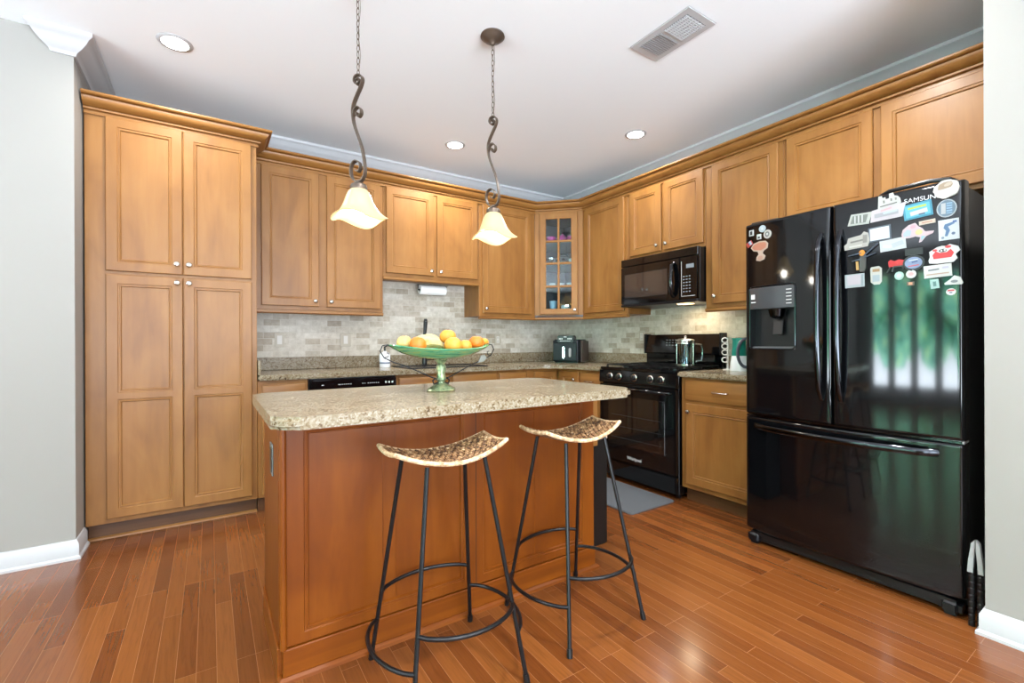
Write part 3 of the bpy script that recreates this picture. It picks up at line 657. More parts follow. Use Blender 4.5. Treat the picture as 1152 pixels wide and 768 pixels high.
obj('icons', bm, M_mark, cpd)
bm = BM(); lathe(bm, [(.045, 1.300), (.036, 1.262), (.022, 1.25), (0, 1.25)], 20, Matrix.Translation((.17, -.85, 0))); obj('nozzle', bm, M_dchrome, dsp)
bm = BM(); prism(bm, [(-.830, 1.245), (-.838, 1.245), (-.852, 1.165), (-.844, 1.163)], .145, .195, 'x', bev=.002); obj('paddle', bm, M_blkm, dsp)
bobj('drip_tray', mat('tray_grey', (90, 90, 92), .35), dsp, x0 + .01, x1 - .01, -.86, -.816, z0 + .001, z0 + .012)
# handles
for hx, par in ((.402, dl), (.487, drr)):
    bm = BM(); n = 16; pp = []; rs = []
    for k in range(n + 1):
        u = k / n; z = .842 + (1.652 - .842) * u; b = math.sin(PI * min(1, max(0, u))) ** .35
        pp.append((hx, fy(hx) + .004 - .052 * b, z)); rs.append(.0130)
    tube(bm, pp, rs, 12, sx=1.0); obj('door_handle', bm, M_dchrome, par)
bm = BM(); n = 20; pp = []
for k in range(n + 1):
    u = k / n; x = .062 + (.828 - .062) * u; b = math.sin(PI * u) ** .3; pp.append((x, fy(x) + .004 - .052 * b, .660))
tube(bm, pp, .017, 12, sx=.62); obj('freezer_handle', bm, M_dchrome, fz)
bobj('hinge_cover', M_blk2, fr, .37, .87, -.80, -.60, 1.766, 1.806, bev=.01, seg=2)
bm = BM(); tube(bm, [(.62, -.83, 1.79), (.66, -.845, 1.802), (.80, -.85, 1.806), (.86, -.84, 1.798), (.875, -.80, 1.79)], .010, 8); obj('hinge_arm', bm, M_blk2, fr)
bobj('hinge_cover', M_blk2, fr, .02, .17, -.84, -.72, 1.7825, 1.797, bev=.005)
bobj('side_trim', M_grey, fr, FW - .10, FW - .004, -.866, -.80, .7085, .7195)
gl = bobj('toe_grille', M_blk2, fr, .06, FW - .06, -.862, -.80, .02, .068, bev=.004)
bm = BM()
for i in range(26): box(bm, .10 + i * .0275, .12 + i * .0275, -.864, -.862, .03, .036); 
obj('slots', bm, M_dark, gl)
for a in (.012, FW - .085):
    bm = BM(); box(bm, a, a + .073, -.885, -.80, 0.002, .066, bev=.018, seg=3); obj('front_foot', bm, M_blkm, fr)
text('logo', 'SAMSUNG', .027, M_silver, drr, (.786, fy(.786) - .0032, 1.730), (PI / 2, 0, .096))

# magnets ----------------------------------------------------------
CM = {}
def cm(c, rough=.4):
    if c not in CM: CM[c] = mat('paint_%d_%d_%d' % c, tuple(v * .73 for v in c), rough)
    return CM[c]
def rect(w, h, cx=0, cz=0, rot=0, sk=0):
    pts = [(-w / 2, -h / 2), (w / 2, -h / 2), (w / 2 + sk, h / 2), (-w / 2 + sk, h / 2)]; c, s = math.cos(rot), math.sin(rot)
    return [(cx + x * c - z * s, cz + x * s + z * c) for x, z in pts]
def ell(rx, rz, cx=0, cz=0, n=18, jag=0, seed=1, rot=0):
    R = random.Random(seed); out = []
    for k in range(n):
        j = 1 + R.uniform(-jag, jag); a = 2 * PI * k / n; x = rx * j * math.cos(a); z = rz * j * math.sin(a)
        out.append((cx + x * math.cos(rot) - z * math.sin(rot), cz + x * math.sin(rot) + z * math.cos(rot)))
    return out
def magnet(name, label, y, z, pts, c, prints=(), th=.004, rot=0, cat='magnet', lift=0):
    lx = -2.619 - y; slope = math.atan(.06 * (lx - FC) / (FC * FC))
    o = thing(name, label, cat, (fy(lx) - .0008 - lift, y, z), ROTR - slope * -1, 'magnets on the refrigerator doors')
    bm = BM(); prism(bm, pts, 0, -th, 'y'); obj('backing', bm, cm(c), o)
    for i, (pp, pc) in enumerate(prints):
        bm = BM(); prism(bm, pp, -th - .0002 - i * .0002, -th - .0007 - i * .0002, 'y'); obj('printed_mark', bm, cm(pc), o)
    return o
K = (40, 42, 44); Wt = (225, 226, 224)
magnet('round_magnet', 'small round white magnet, topmost on the left refrigerator door', -2.728, 1.742, ell(.019, .019), (200, 214, 222), [(ell(.008, .008), (230, 235, 238))])
magnet('square_magnet', 'small black-on-white square magnet, far left on the left refrigerator door', -2.664, 1.731, rect(.026, .032), Wt, [(rect(.014, .02), K)])
magnet('square_magnet', 'small square magnet between the two round magnets and the pink figure magnet', -2.709, 1.702, rect(.024, .028), Wt, [(rect(.012, .01, 0, -.004), K)])
magnet('round_magnet', 'small round white emblem magnet right of the little square ones', -2.757, 1.707, ell(.021, .024), (212, 208, 200), [(ell(.012, .014), (110, 110, 110)), (ell(.006, .007), Wt)])
magnet('flag_magnet', 'small red, white and blue tilted magnet on the left refrigerator door', -2.652, 1.672, rect(.036, .026, rot=.5), (200, 70, 55), [(rect(.016, .022, .006, .004, rot=.5), (205, 215, 235)), (rect(.006, .010, 0, .002, rot=.5), (60, 80, 150))])
magnet('figure_magnet', 'peach-pink irregular figure magnet on the left refrigerator door', -2.713, 1.627,
    [(-.052, .02), (-.035, .042), (0, .05), (.034, .046), (.048, .03), (.044, .006), (.022, -.006), (.016, -.02), (.032, -.034), (.026, -.052), (0, -.06), (-.02, -.054), (-.018, -.036), (-.006, -.022), (-.012, -.006), (-.036, .0)],
    (216, 190, 170), [([(-.045, .02), (-.03, .036), (0, .043), (.03, .04), (.04, .028), (.036, .010), (.008, -.002), (-.03, .006)], (214, 140, 112)), (ell(.016, .012, .004, -.042, 10), (206, 160, 140))])
o = magnet('word_magnet', 'white cut-out lettering magnet at the top centre of the right door', -3.292, 1.745, [(-.040, -.034), (-.028, -.030), (.026, -.022), (.042, -.014), (.038, .006), (.030, .018), (.018, .022), (.014, .036), (.000, .034), (.000, .014), (-.012, .012), (-.014, .022), (-.024, .020), (-.026, .030), (-.038, .030)],
    (205, 205, 200), [(rect(.06, .005, -.002, -.014, .12), (120, 120, 118)), (rect(.006, .012, -.018, .002, .1), (130, 130, 126)), (rect(.006, .012, .008, .006, .1), (130, 130, 126)), (rect(.006, .010, .024, .006, .1), (140, 140, 136))])
magnet('boat_magnet', 'grey fringed souvenir magnet, leftmost below the lettering magnet', -3.178, 1.690, rect(.082, .052, rot=-.04, sk=.012), (196, 200, 192),
    [(rect(.060, .036, rot=-.04, sk=.008), (128, 134, 128)), (rect(.004, .034, -.012, 0), Wt), (rect(.004, .034, .002, 0), Wt), (rect(.004, .034, .016, 0), Wt)])
magnet('photo_magnet', 'pale pink and grey landscape souvenir magnet left of the turquoise one', -3.286, 1.700, [(-.062, -.036), (.052, -.030), (.058, .0), (.064, .03), (.02, .024), (-.01, .036), (-.03, .02), (-.056, .016)], (208, 200, 206),
    [(rect(.085, .018, -.004, -.008, .05), (170, 172, 178)), (rect(.04, .008, -.004, .012, .2), (216, 178, 184)), (rect(.05, .008, .01, -.002, .1), (190, 206, 212))])
magnet('license_plate_magnet', 'turquoise beach souvenir magnet right of centre on the right door', -3.388, 1.684, rect(.094, .066, rot=.10), (62, 150, 178),
    [(rect(.080, .050, rot=.10), (96, 186, 206)), (rect(.06, .008, -.002, .014, .10), (190, 220, 70)), (rect(.056, .018, .004, -.008, .18), (206, 202, 206)), (rect(.02, .006, .014, -.018, .1), (70, 90, 120))])
magnet('word_strip_magnet', 'small cream strip magnet below the turquoise beach magnet', -3.418, 1.628, rect(.052, .017, rot=.06), (214, 200, 182), [(rect(.034, .004, rot=.06), (190, 130, 110))])
o = magnet('shell_magnet', 'large white scallop shell magnet covering the end of the maker name', -3.478, 1.750, ell(.040, .037, jag=.05, n=26, rot=.3), (226, 222, 214),
    [(ell(.026, .014, -.004, .014, 12, .15, 3, .3), (176, 152, 128)), (ell(.014, .007, .006, .018, 10, .1, 4, .3), (206, 190, 170)), (ell(.018, .010, .004, -.014, 12, .1, 5), (238, 238, 236))], th=.012)
magnet('round_magnet', 'round blue and silver striped magnet under the white shell', -3.478, 1.672, ell(.031, .037), (190, 198, 204),
    [(ell(.027, .033), (112, 136, 156)), (rect(.018, .044, .008, 0), (150, 186, 214)), (rect(.014, .044, -.010, 0), (196, 198, 200))] + [(rect(.018, .003, .008, -.016 + .010 * i), (90, 120, 150)) for i in range(4)])
magnet('tile_magnet', 'white tile magnet with a blue painted figure below the round striped magnet', -3.484, 1.584, rect(.062, .084, rot=.02), (214, 220, 224),
    [([(-.012, .022), (.016, .03), (.018, .022), (-.002, .012), (.004, -.004), (-.004, -.028), (-.012, -.026), (-.008, -.004), (-.016, .008)], (84, 120, 160)), (ell(.006, .006, .014, -.018, 8), (90, 110, 140)), (rect(.012, .008, .018, .030), (70, 100, 160)), (ell(.005, .005, -.018, -.032, 8), (120, 140, 160))])
magnet('map_magnet', 'pastel country-map magnet with a pink and blue patchwork', -3.384, 1.592, [(-.05, -.004), (-.046, .016), (-.026, .034), (-.004, .04), (.006, .024), (.018, .014), (.028, -.002), (.056, -.004), (.052, -.014), (.032, -.022), (.016, -.044), (.008, -.046), (.012, -.024), (-.004, -.018), (-.022, -.022), (-.046, -.020)],
    (214, 190, 196), [([(-.044, 0), (-.03, .016), (-.016, .008), (-.02, -.012), (-.042, -.014)], (176, 196, 216)), (ell(.012, .012, .008, -.002, 10), (234, 204, 140)), (ell(.010, .008, -.010, .024, 10), (226, 168, 182)), ([(.016, -.02), (.03, -.022), (.016, -.038)], (150, 200, 210))])
magnet('framed_magnet', 'blank white dark-framed notepad magnet in the middle of the magnets', -3.258, 1.609, rect(.082, .066, rot=.05), (84, 96, 108), [(rect(.070, .054, rot=.05), (226, 234, 240))])
magnet('paper_magnet', 'crumpled pale paper magnet below the dark-framed notepad', -3.304, 1.552, rect(.090, .05, rot=.07), (206, 212, 214), [(rect(.04, .02, .018, 0, .3), (188, 198, 202)), (rect(.03, .012, -.02, -.006, -.2), (220, 224, 226))])
magnet('castle_magnet', 'grey cut-out castle magnet above the winged ornament', -3.178, 1.586, [(-.054, -.032), (.036, -.026), (.044, 0), (.040, .034), (.022, .044), (.010, .03), (-.018, .026), (-.04, .022), (-.044, .0), (-.056, -.010)],
    (190, 186, 178), [(rect(.05, .008, -.006, .004, .1), (128, 124, 118)), (rect(.016, .036, .026, .010), (146, 142, 136)), (rect(.05, .008, -.01, -.018, .05), (220, 216, 208))])
wm_ = magnet('winged_magnet', 'winged insect-like ornament with orange centre and outstretched arms', -3.196, 1.520, [(-.006, .016), (.008, .016), (.012, -.006), (.010, -.060), (.004, -.074), (-.012, -.072), (-.012, -.02)], (84, 84, 78),
    [(ell(.012, .014, -.002, .012, 12), (236, 150, 40)), (rect(.010, .04, -.020, -.045, .05), (206, 164, 96))], th=.010)
bm = BM()
for a in (((-.004, .012), (-.056, .004)), ((.006, .0), (.058, .046)), ((.006, -.010), (.050, .004)), ((-.006, -.016), (-.040, -.022))): tube(bm, [(a[0][0], -.008, a[0][1]), (a[1][0], -.012, a[1][1])], [.004, .002], 6, sx=1)
obj('arm', bm, cm((70, 84, 100)), wm_)
magnet('paper_magnet', 'pinkish-white folded paper magnet, lowest at the left of the right door', -3.163, 1.408, rect(.076, .062, rot=.02), (184, 194, 196), [(rect(.052, .044, -.002, .004, .02), (208, 198, 204)), (rect(.006, .054, .030, 0), (150, 165, 170))])
magnet('phone_magnet', 'cream rounded magnet with a small brown label, right of the folded paper', -3.243, 1.424, [(-.018, -.03), (-.006, -.042), (.014, -.042), (.022, -.03), (.022, .03), (.012, .040), (-.016, .038), (-.020, .03)], (206, 206, 196), [(rect(.026, .013, .002, .022), (176, 136, 92)), (rect(.026, .030, .002, -.014), (170, 184, 190))])
rm = magnet('car_magnet', 'small red cart magnet above two white oval magnets', -3.314, 1.466, [(-.024, -.012), (.024, -.010), (.030, .012), (.012, .018), (-.004, .012), (-.018, .020), (-.026, .012)], (206, 30, 34), [(rect(.03, .006, .008, -.012), (56, 60, 56)), (ell(.007, .006, .006, .006, 10), (230, 50, 50))])
bm = BM(); tube(bm, [(-.018, -.003, -.012), (-.030, -.003, -.036)], .003, 6); tube(bm, [(-.008, -.003, -.012), (-.012, -.003, -.034)], .003, 6); tube(bm, [(.022, -.003, -.010), (.026, -.003, -.026)], .003, 6); obj('leg', bm, cm((46, 52, 50)), rm)
om = magnet('oval_magnet', 'black-rimmed oval magnet with blue picture and square clip above', -3.374, 1.462, ell(.036, .034), (20, 22, 26), [(ell(.029, .025), (134, 152, 186)), (rect(.036, .005, 0, -.012, .1), (200, 90, 110)), (rect(.02, .006, .004, .004, .2), (70, 90, 140)), (rect(.03, .004, 0, .012, .1), (206, 216, 228))])
bobj('clip', cm((24, 26, 28)), om, -.028, .030, -.004, 0, .034, .062)
magnet('oval_magnet', 'pale mint oval magnet, left of the two small ovals', -3.326, 1.412, ell(.016, .018), (178, 214, 200), [(ell(.009, .010), (206, 232, 220))])
magnet('oval_magnet', 'white and pink oval magnet, right of the two small ovals', -3.366, 1.415, ell(.017, .018), (222, 224, 222), [(ell(.009, .008), (226, 180, 180))])
magnet('tiny_magnet', 'tiny orange and brown rectangular magnet under the small ovals', -3.364, 1.374, rect(.024, .016), (100, 84, 70), [(rect(.013, .011), (224, 160, 120))])
cr = magnet('crab_magnet', 'red crab magnet with white outline on the right door', -3.468, 1.484, [(-.044, -.032), (-.02, -.036), (.03, -.034), (.042, -.02), (.036, -.004), (.05, .012), (.044, .028), (.02, .040), (.006, .034), (-.004, .036), (-.02, .032), (-.044, .016), (-.042, -.006), (-.046, -.02)],
    (222, 224, 222), [([(-.03, -.016), (.024, -.014), (.032, .004), (.022, .02), (.010, .008), (-.012, .008), (-.024, .016), (-.034, .0)], (222, 50, 56)), (ell(.010, .006, .014, .030, 10), (222, 60, 66)), (ell(.008, .005, -.026, .020, 10), (222, 60, 66)), (ell(.012, .007, -.002, .016, 10), (30, 34, 34)), (rect(.006, .008, -.006, .016), Wt), (rect(.006, .008, .004, .017), Wt)])
magnet('ticket_magnet', 'white rectangular ticket-like magnet under the red crab', -3.450, 1.418, rect(.086, .052, rot=.05), (218, 218, 214), [(rect(.034, .006, -.012, .006, .1), (110, 116, 122)), (rect(.07, .005, 0, -.012, .05), (190, 160, 140)), (rect(.02, .008, .024, .012, .05), (196, 190, 214))])
magnet('stamp_magnet', 'small mint-green stamp-shaped magnet beneath the ticket-like magnet', -3.441, 1.365, rect(.027, .038, rot=.1), (170, 204, 196), [(rect(.010, .02, 0, 0, .1), (90, 130, 126))])
magnet('triangle_magnet', 'white triangular magnet at the lower right of the magnets', -3.500, 1.372, [(-.028, -.014), (.022, -.016), (.026, -.010), (.018, .014), (.0, .022), (-.012, .008), (-.030, -.008)], (222, 222, 218), [(ell(.011, .006, 0, -.002, 10), (130, 132, 136))])
magnet('round_magnet', 'small red, white and blue badge magnet, lowest of all at the far right', -3.490, 1.328, ell(.015, .014), (226, 226, 224), [(rect(.020, .007, 0, .006), (206, 70, 78)), (rect(.008, .004, 0, -.003), (80, 90, 130))])

# ------------------------------------------------------------------ bar stools
def stool():
    t = thing('bar_stool', 'woven-seat bar stool with black wire legs at the left of the island front', 'bar stool', (-2.733, -2.618, 0), 0, 'bar stools at the island')
    feet = {'bl': (-.197, .198), 'br': (.203, .198), 'fl': (-.200, -.205), 'fr': (.200, -.208)}
    tops = {'bl': (-.125, .070), 'br': (.110, .065), 'fl': (-.092, -.068), 'fr': (.118, -.068)}
    def zt(x): return .726 + .046 * (x / .2) ** 2
    def at(k, z):
        f = feet[k]; q = tops[k]; s = z / zt(q[0]); return Vector((f[0] + (q[0] - f[0]) * s, f[1] + (q[1] - f[1]) * s, z))
    for k in feet:
        bm = BM(); tube(bm, [at(k, .012), at(k, .3), at(k, zt(tops[k][0]) - .008)], .0075, 10); lg = obj('leg', bm, M_blkm, t)
        bm = BM(); tube(bm, [at(k, 0), at(k, .028)], .0105, 10); obj('rubber_foot', bm, M_blk2, lg)
    for a, b, z0, bow, end in (('bl', 'br', .252, (0, .060), .252), ('fl', 'fr', .255, (0, -.085), .252), ('bl', 'fl', .150, (-.075, 0), .158), ('br', 'fr', .165, (.075, 0), .160)):
        A = at(a, z0); B = at(b, end); P = []
        for i in range(17):
            s = i / 16; q = A.lerp(B, s); c = (1 - (2 * s - 1) ** 2) ** .75; P.append((q.x + bow[0] * c, q.y + bow[1] * c, q.z + .004 * c))
        bm = BM(); tube(bm, P, .007, 10); obj('footrest', bm, M_blkm, t)
    L = .203
    def hw(x): return .112 - .030 * (abs(x) / L) ** 1.6
    def surf(x, v): return Vector((x, v * hw(x), zt(x) + .010 * v * v))
    bm = BM(); nx = 20; ny = 6      # backing sheet
    G = [[[bm.verts.new(surf(-L + 2 * L * i / nx, -1 + 2 * j / ny) + Vector((0, 0, -.003 * s))) for j in range(ny + 1)] for i in range(nx + 1)] for s in (0, 1)]
    for i in range(nx):
        for j in range(ny):
            bm.faces.new((G[0][i][j], G[0][i + 1][j], G[0][i + 1][j + 1], G[0][i][j + 1])); bm.faces.new((G[1][i][j], G[1][i][j + 1], G[1][i + 1][j + 1], G[1][i + 1][j]))
    seat = obj('seat', bm, M_rattan, t)
    bm = BM(); n = 34
    for i in range(n):
        x = -L + .01 + (2 * L - .02) * i / (n - 1); P = []
        for j in range(23):
            v = -1 + 2 * j / 22; P.append(surf(x, v * .97) + Vector((0, 0, .0035 * math.sin(v * PI * 5.5 + (i % 2) * PI) + .003)))
        tube(bm, P, .0042, 5, sx=1.35)
    for j in range(12):
        v = -.9 + 1.8 * j / 11; P = []
        for i in range(69):
            x = -L + .006 + (2 * L - .012) * i / 68; P.append(surf(x, v) + Vector((0, 0, .0035 * math.sin(i / 68 * PI * (n - 1) + j * PI) + .003)))
        tube(bm, P, .0038, 5, sx=1.6)
    obj('weave', bm, M_rattan, seat)
    P = [surf(-L + 2 * L * i / 16, -1) for i in range(17)] + [surf(L, -1 + 2 * j / 6) for j in range(1, 6)] + [surf(L - 2 * L * i / 16, 1) for i in range(17)] + [surf(-L, 1 - 2 * j / 6) for j in range(1, 6)]
    bm = BM(); tube(bm, [p + Vector((0, 0, .001)) for p in P], .0075, 8, closed=True); obj('rim', bm, M_rim, seat)
    return t
def dup(root, loc, rotz, label):
    r = root.copy(); COL.objects.link(r); r.location = loc; r.rotation_euler = (0, 0, rotz); r['label'] = label
    for ch in list(root.children):
        c = ch.copy(); COL.objects.link(c); c.parent = r
        for g2 in ch.children:
            d = g2.copy(); COL.objects.link(d); d.parent = c
    return r
st = stool()
dup(st, (-2.143, -2.600, 0), .03, 'woven-seat bar stool with black wire legs at the island end nearest the range')

# ------------------------------------------------------------------ pendants
def pendant(label, loc, rotz, ztop):
    t = thing('pendant_light', label, 'pendant light', (loc[0], loc[1], 0), rotz, 'pendant lights over the island')
    bm = BM(); lathe(bm, [(0, 2.7395), (.062, 2.7395), (.064, 2.732), (.052, 2.724), (.046, 2.716), (.030, 2.710), (.016, 2.700), (.010, 2.690), (0, 2.690)], 28); obj('canopy', bm, M_bronze, t)
    bm = BM(); z = 2.695; i = 0
    while z > 2.325:
        P = [(.0065 * math.cos(a) * (1 if i % 2 else 0), .0065 * math.cos(a) * (0 if i % 2 else 1), z - .017 + .017 * math.sin(a)) for a in [2 * PI * k / 10 for k in range(10)]]
        tube(bm, P, .0020, 5, closed=True); z -= .0275; i += 1
    tube(bm, [(0.009, 0, 2.70), (.010, .004, 2.6), (.004, -.004, 2.5), (.010, .004, 2.40), (.004, 0, 2.325)], .0013, 5)
    obj('chain', bm, M_bronze, t)
    def rib(bm, P, wd=.021, th=.0045):
        P = [Vector((p[0], 0, p[1])) for p in P]; rows = []
        for i, p in enumerate(P):
            a = P[max(0, i - 1)]; b = P[min(len(P) - 1, i + 1)]; d = (b - a).normalized(); n = Vector((-d.z, 0, d.x)) * th / 2; y = Vector((0, wd / 2, 0))
            rows.append([bm.verts.new(q) for q in (p + n + y, p + n - y, p - n - y, p - n + y)])
        for A, B in zip(rows, rows[1:]):
            for k in range(4): bm.faces.new((A[k], A[(k + 1) % 4], B[(k + 1) % 4], B[k]))
        bm.faces.new(rows[0][::-1]); bm.faces.new(rows[-1])
    def spl(pts, n=7):
        out = []; Q = [pts[0]] + list(pts) + [pts[-1]]
        for i in range(1, len(Q) - 2):
            p0, p1, p2, p3 = [Vector(q) for q in Q[i - 1:i + 3]]
            for k in range(n):
                s = k / n; out.append(.5 * ((2 * p1) + (p2 - p0) * s + (2 * p0 - 5 * p1 + 4 * p2 - p3) * s * s + (3 * p1 - p0 - 3 * p2 + p3) * s ** 3))
        out.append(Vector(pts[-1])); return out
    bm = BM()
    rib(bm, spl([(-.008, 2.290), (.002, 2.298), (.009, 2.288), (.004, 2.276), (-.010, 2.274), (-.020, 2.288), (-.016, 2.306), (0, 2.313), (.018, 2.306), (.024, 2.288), (.016, 2.262), (-.006, 2.225), (-.026, 2.185), (-.030, 2.150), (-.024, 2.105), (-.008, 2.060), (.012, 2.010), (.026, 1.960), (.034, 1.910), (.034, 1.872), (.018, 1.846), (-.010, 1.842), (-.034, 1.862), (-.042, 1.895), (-.034, 1.925), (-.014, 1.936), (.006, 1.924), (.010, 1.900), (-.002, 1.886), (-.016, 1.894)]))
    rib(bm, spl([(-.028, 2.135), (-.020, 2.162), (-.002, 2.172), (.014, 2.160), (.016, 2.140), (.004, 2.128), (-.008, 2.136), (-.004, 2.148)]))
    obj('scroll', bm, M_bronze, t)
    bm = BM(); lathe(bm, [(0, 1.850), (.010, 1.848), (.012, 1.838), (.022, 1.834), (.034, 1.826), (.038, 1.812), (.036, 1.800), (0, 1.800)], 24); obj('fitter', bm, M_bronze, t)
    def wob(a, r, z):
        f = max(0, (r - .055) / .06); return (.010 * f * math.sin(3 * a + .6), -.014 * f * math.cos(3 * a + .6))
    prof = [(.034, 1.806), (.044, 1.796), (.054, 1.776), (.064, 1.748), (.074, 1.724), (.088, 1.702), (.104, 1.686), (.118, 1.676)]
    bm = BM(); lathe(bm, prof + [(r - .004, z - .0025) for r, z in prof[::-1]], 48, wob=wob); obj('shade', bm, M_shade, t)
    bm = BM(); lathe(bm, [(0, 1.798), (.012, 1.796), (.014, 1.775), (.026, 1.745), (.030, 1.722), (.022, 1.700), (0, 1.690)], 20); obj('bulb', bm, M_bulb, t)
    l = bpy.data.lights.new('pendant_glow', 'POINT'); l.energy = PENDANT_W; l.color = (1, .95, .86); l.shadow_soft_size = .03
    lo = bpy.data.objects.new('pendant_glow', l); COL.objects.link(lo); lo.parent = t; lo.location = (0, 0, 1.672)
pendant('bronze scroll pendant light with cream glass shade, over the island left half', (-2.855, -2.0), -.95, 2.74)
pendant('bronze scroll pendant light with cream glass shade, over the island right half', (-2.160, -2.0), -1.08, 2.74)

# ------------------------------------------------------------------ ceiling lights and vent
def downlight(label, x, y, k=1.0):
    t = thing('recessed_light', label, 'ceiling light', (x, y, 2.74), 0, 'recessed ceiling lights')
    bm = BM(); lathe(bm, [(.060, -.001), (.062, -.006), (.078, -.004), (.082, -.0005), (.060, -.0005)], 32); obj('trim_ring', bm, M_trim, t)
    bm = BM(); lathe(bm, [(0, -.0045), (.060, -.0045), (.060, -.001), (0, -.001)], 32); obj('lens', bm, M_lamp, t)
    l = bpy.data.lights.new('downlight_beam', 'AREA'); l.shape = 'DISK'; l.size = .11; l.energy = DOWNLIGHT_W * k; l.color = (1, .985, .96); l.spread = math.radians(155)
    lo = bpy.data.objects.new('downlight_beam', l); COL.objects.link(lo); lo.parent = t; lo.location = (0, 0, -.008)
downlight('round recessed ceiling light above the pantry, leftmost in the photo', -3.558, -1.023, .35)
downlight('round recessed ceiling light behind the right-hand pendant, above the sink', -1.725, -.678, .6)
downlight('round recessed ceiling light above the range', -.632, -1.615, .35)
downlight('round recessed ceiling light in front of the refrigerator, at the top edge', -1.02, -3.17, .8)
for x, y in ((-2.6, -3.3), (-5.4, -2.4), (-5.4, -5.2), (-3.4, -5.6), (-1.8, -5.2)):  # extra downlights outside the view, added to brighten the room
    downlight('unseen recessed ceiling light added out of view to brighten the room', x, y)
vt = thing('ceiling_vent', 'white rectangular louvred air vent in the ceiling', 'vent', (-1.373, -2.516, 2.7399))
bm = BM(); a, b = .112, .187
prism(bm, [(-a, -b), (a, -b), (a, b), (-a, b)], -.007, 0, 'z', bev=.004)
obj('frame', bm, M_trim, vt)
M_vd = mat('vent_dark', (70, 72, 72), .7)
for s, mm in ((-1, 0), (1, 1)):
    bm = BM(); box(bm, -.075, .075, min(s * .012, s * .15), max(s * .012, s * .15), -.0078, -.0072); obj('opening', bm, M_vd if s < 0 else mat('vent_grey', (150, 150, 150), .7), vt)
    bm = BM()
    for i in range(11):
        y = s * (.018 + i * .0125)
        if s < 0: prism(bm, [(y - .0035, -.0085), (y + .0035, -.0125), (y + .0042, -.0115), (y - .0028, -.0080)], -.075, .075, 'x')
        else: prism(bm, [(y - .0042, -.0125), (y + .0050, -.0088), (y + .0045, -.0080), (y - .0045, -.0115)], -.075, .075, 'x')
    if s < 0:
        for i in range(6): box(bm, -.062 + i * .0245, -.059 + i * .0245, -.15, -.012, -.0128, -.009)
    obj('louvre', bm, M_trim, vt)

# ------------------------------------------------------------------ fruit bowl
fb = thing('pedestal_bowl', 'green oval pedestal bowl with wire handles on the island', 'bowl', (-2.553, -2.20, .9162))
bm = BM(); n = 48; LA, LB = .236, .135; rings = []
def rimz(a): return .182 + .020 * abs(math.cos(a)) ** 2.2
prof = [(.03, 0), (.25, .05), (.5, .2), (.75, .47), (.92, .80), (1.0, 1.0)]
def bowl_ring(s, h, dz=0, sh=0): return [bm.verts.new((( LA - sh) * s * math.cos(2 * PI * k / n), (LB - sh) * s * math.sin(2 * PI * k / n), .137 + dz + (rimz(2 * PI * k / n) - .137) * h)) for k in range(n)]
seq = [bowl_ring(s, h) for s, h in prof] + [bowl_ring(s, h, .003, .003) for s, h in prof[::-1]]
for A, B in zip(seq, seq[1:]):
    for k in range(n): bm.faces.new((A[k], A[(k + 1) % n], B[(k + 1) % n], B[k]))
bm.faces.new(seq[0][::-1]); bm.faces.new(seq[-1])
obj('dish', bm, M_bowl, fb)
bm = BM(); lathe(bm, [(0, 0), (.060, 0), (.064, .004), (.058, .010), (.046, .018), (.030, .026), (.018, .034), (.016, .042), (.023, .048), (.021, .054), (.018, .075), (.023, .095), (.021, .108), (.015, .118), (.024, .130), (.034, .140), (0, .140)], 28,
                  wob=lambda a, r, z: (.004 * math.cos(6 * a) * (1 if r > .03 and z < .03 else 0), 0)); obj('stem', bm, M_verd, fb)
for s in (-1, 1):
    bm = BM()
    tube(bm, [(s * .018, 0, .035), (s * .035, 0, .030), (s * .040, 0, .045), (s * .028, 0, .055), (s * .020, 0, .048)], .004, 6)
    tube(bm, [(s * .014, 0, .050), (s * .05, 0, .062), (s * .11, 0, .090), (s * .175, 0, .118), (s * .215, 0, .130), (s * .255, 0, .150), (s * .272, 0, .178), (s * .262, 0, .200), (s * .238, 0, .204), (s * .225, 0, .196)], .0026, 6)
    tube(bm, [(s * .255, 0, .150), (s * .238, 0, .155), (s * .236, 0, .168), (s * .246, 0, .170)], .002, 6)
    h = obj('wire_handle', bm, M_blkm, fb)
    if s < 0: continue
    bm = BM(); prism(bm, [(s * .185, .118), (s * .200, .150), (s * .222, .154), (s * .232, .138), (s * .215, .122)], -.003, .003, 'y'); obj('leaf', bm, mat('pewter', (140, 142, 134), .4, metal=.6), h)
def fruit(name, label, cat, x, y, z, r, m, sq=(1, 1, 1), rot=0, ln=1):
    t = thing(name, label, cat, (x, y, z), rot, 'fruit in the pedestal bowl')
    bm = BM(); bmesh.ops.create_uvsphere(bm, u_segments=24, v_segments=16, radius=r)
    for v in bm.verts:
        p = v.co / r; d = math.exp(-((p.x ** 2 + p.y ** 2) / .05)) * (.10 if p.z > 0 else .05)
        v.co = Vector((v.co.x * sq[0], v.co.y * sq[1], v.co.z * sq[2] * (1 - d)))
    obj('skin', bm, m, t)
    bm = BM(); tube(bm, [(0, 0, r * sq[2] * .86), (.001, 0, r * sq[2] * .96)], .003, 6); obj('stem', bm, M_stem, t)
zb = .916
def bx(u, y=-2.2): return -2.79 + (u - 437) * .00426 + (y + 2.2) * .46
def bz(v): return 1.118 - (v - 388) * .00405
fruit('mango', 'pale yellow mango with a brown spot at the left end of the green bowl', 'fruit', bx(453, -2.19), -2.19, bz(386), .035, M_mango, (1, .9, .95), .3)
fruit('orange', 'orange between the left mango and the bananas', 'fruit', bx(468, -2.25), -2.25, bz(388), .036, M_orange)
fruit('mango', 'yellow mango topmost on the fruit pile', 'fruit', bx(500.5, -2.19), -2.19, bz(379), .036, M_yel, (1.05, .9, .9))
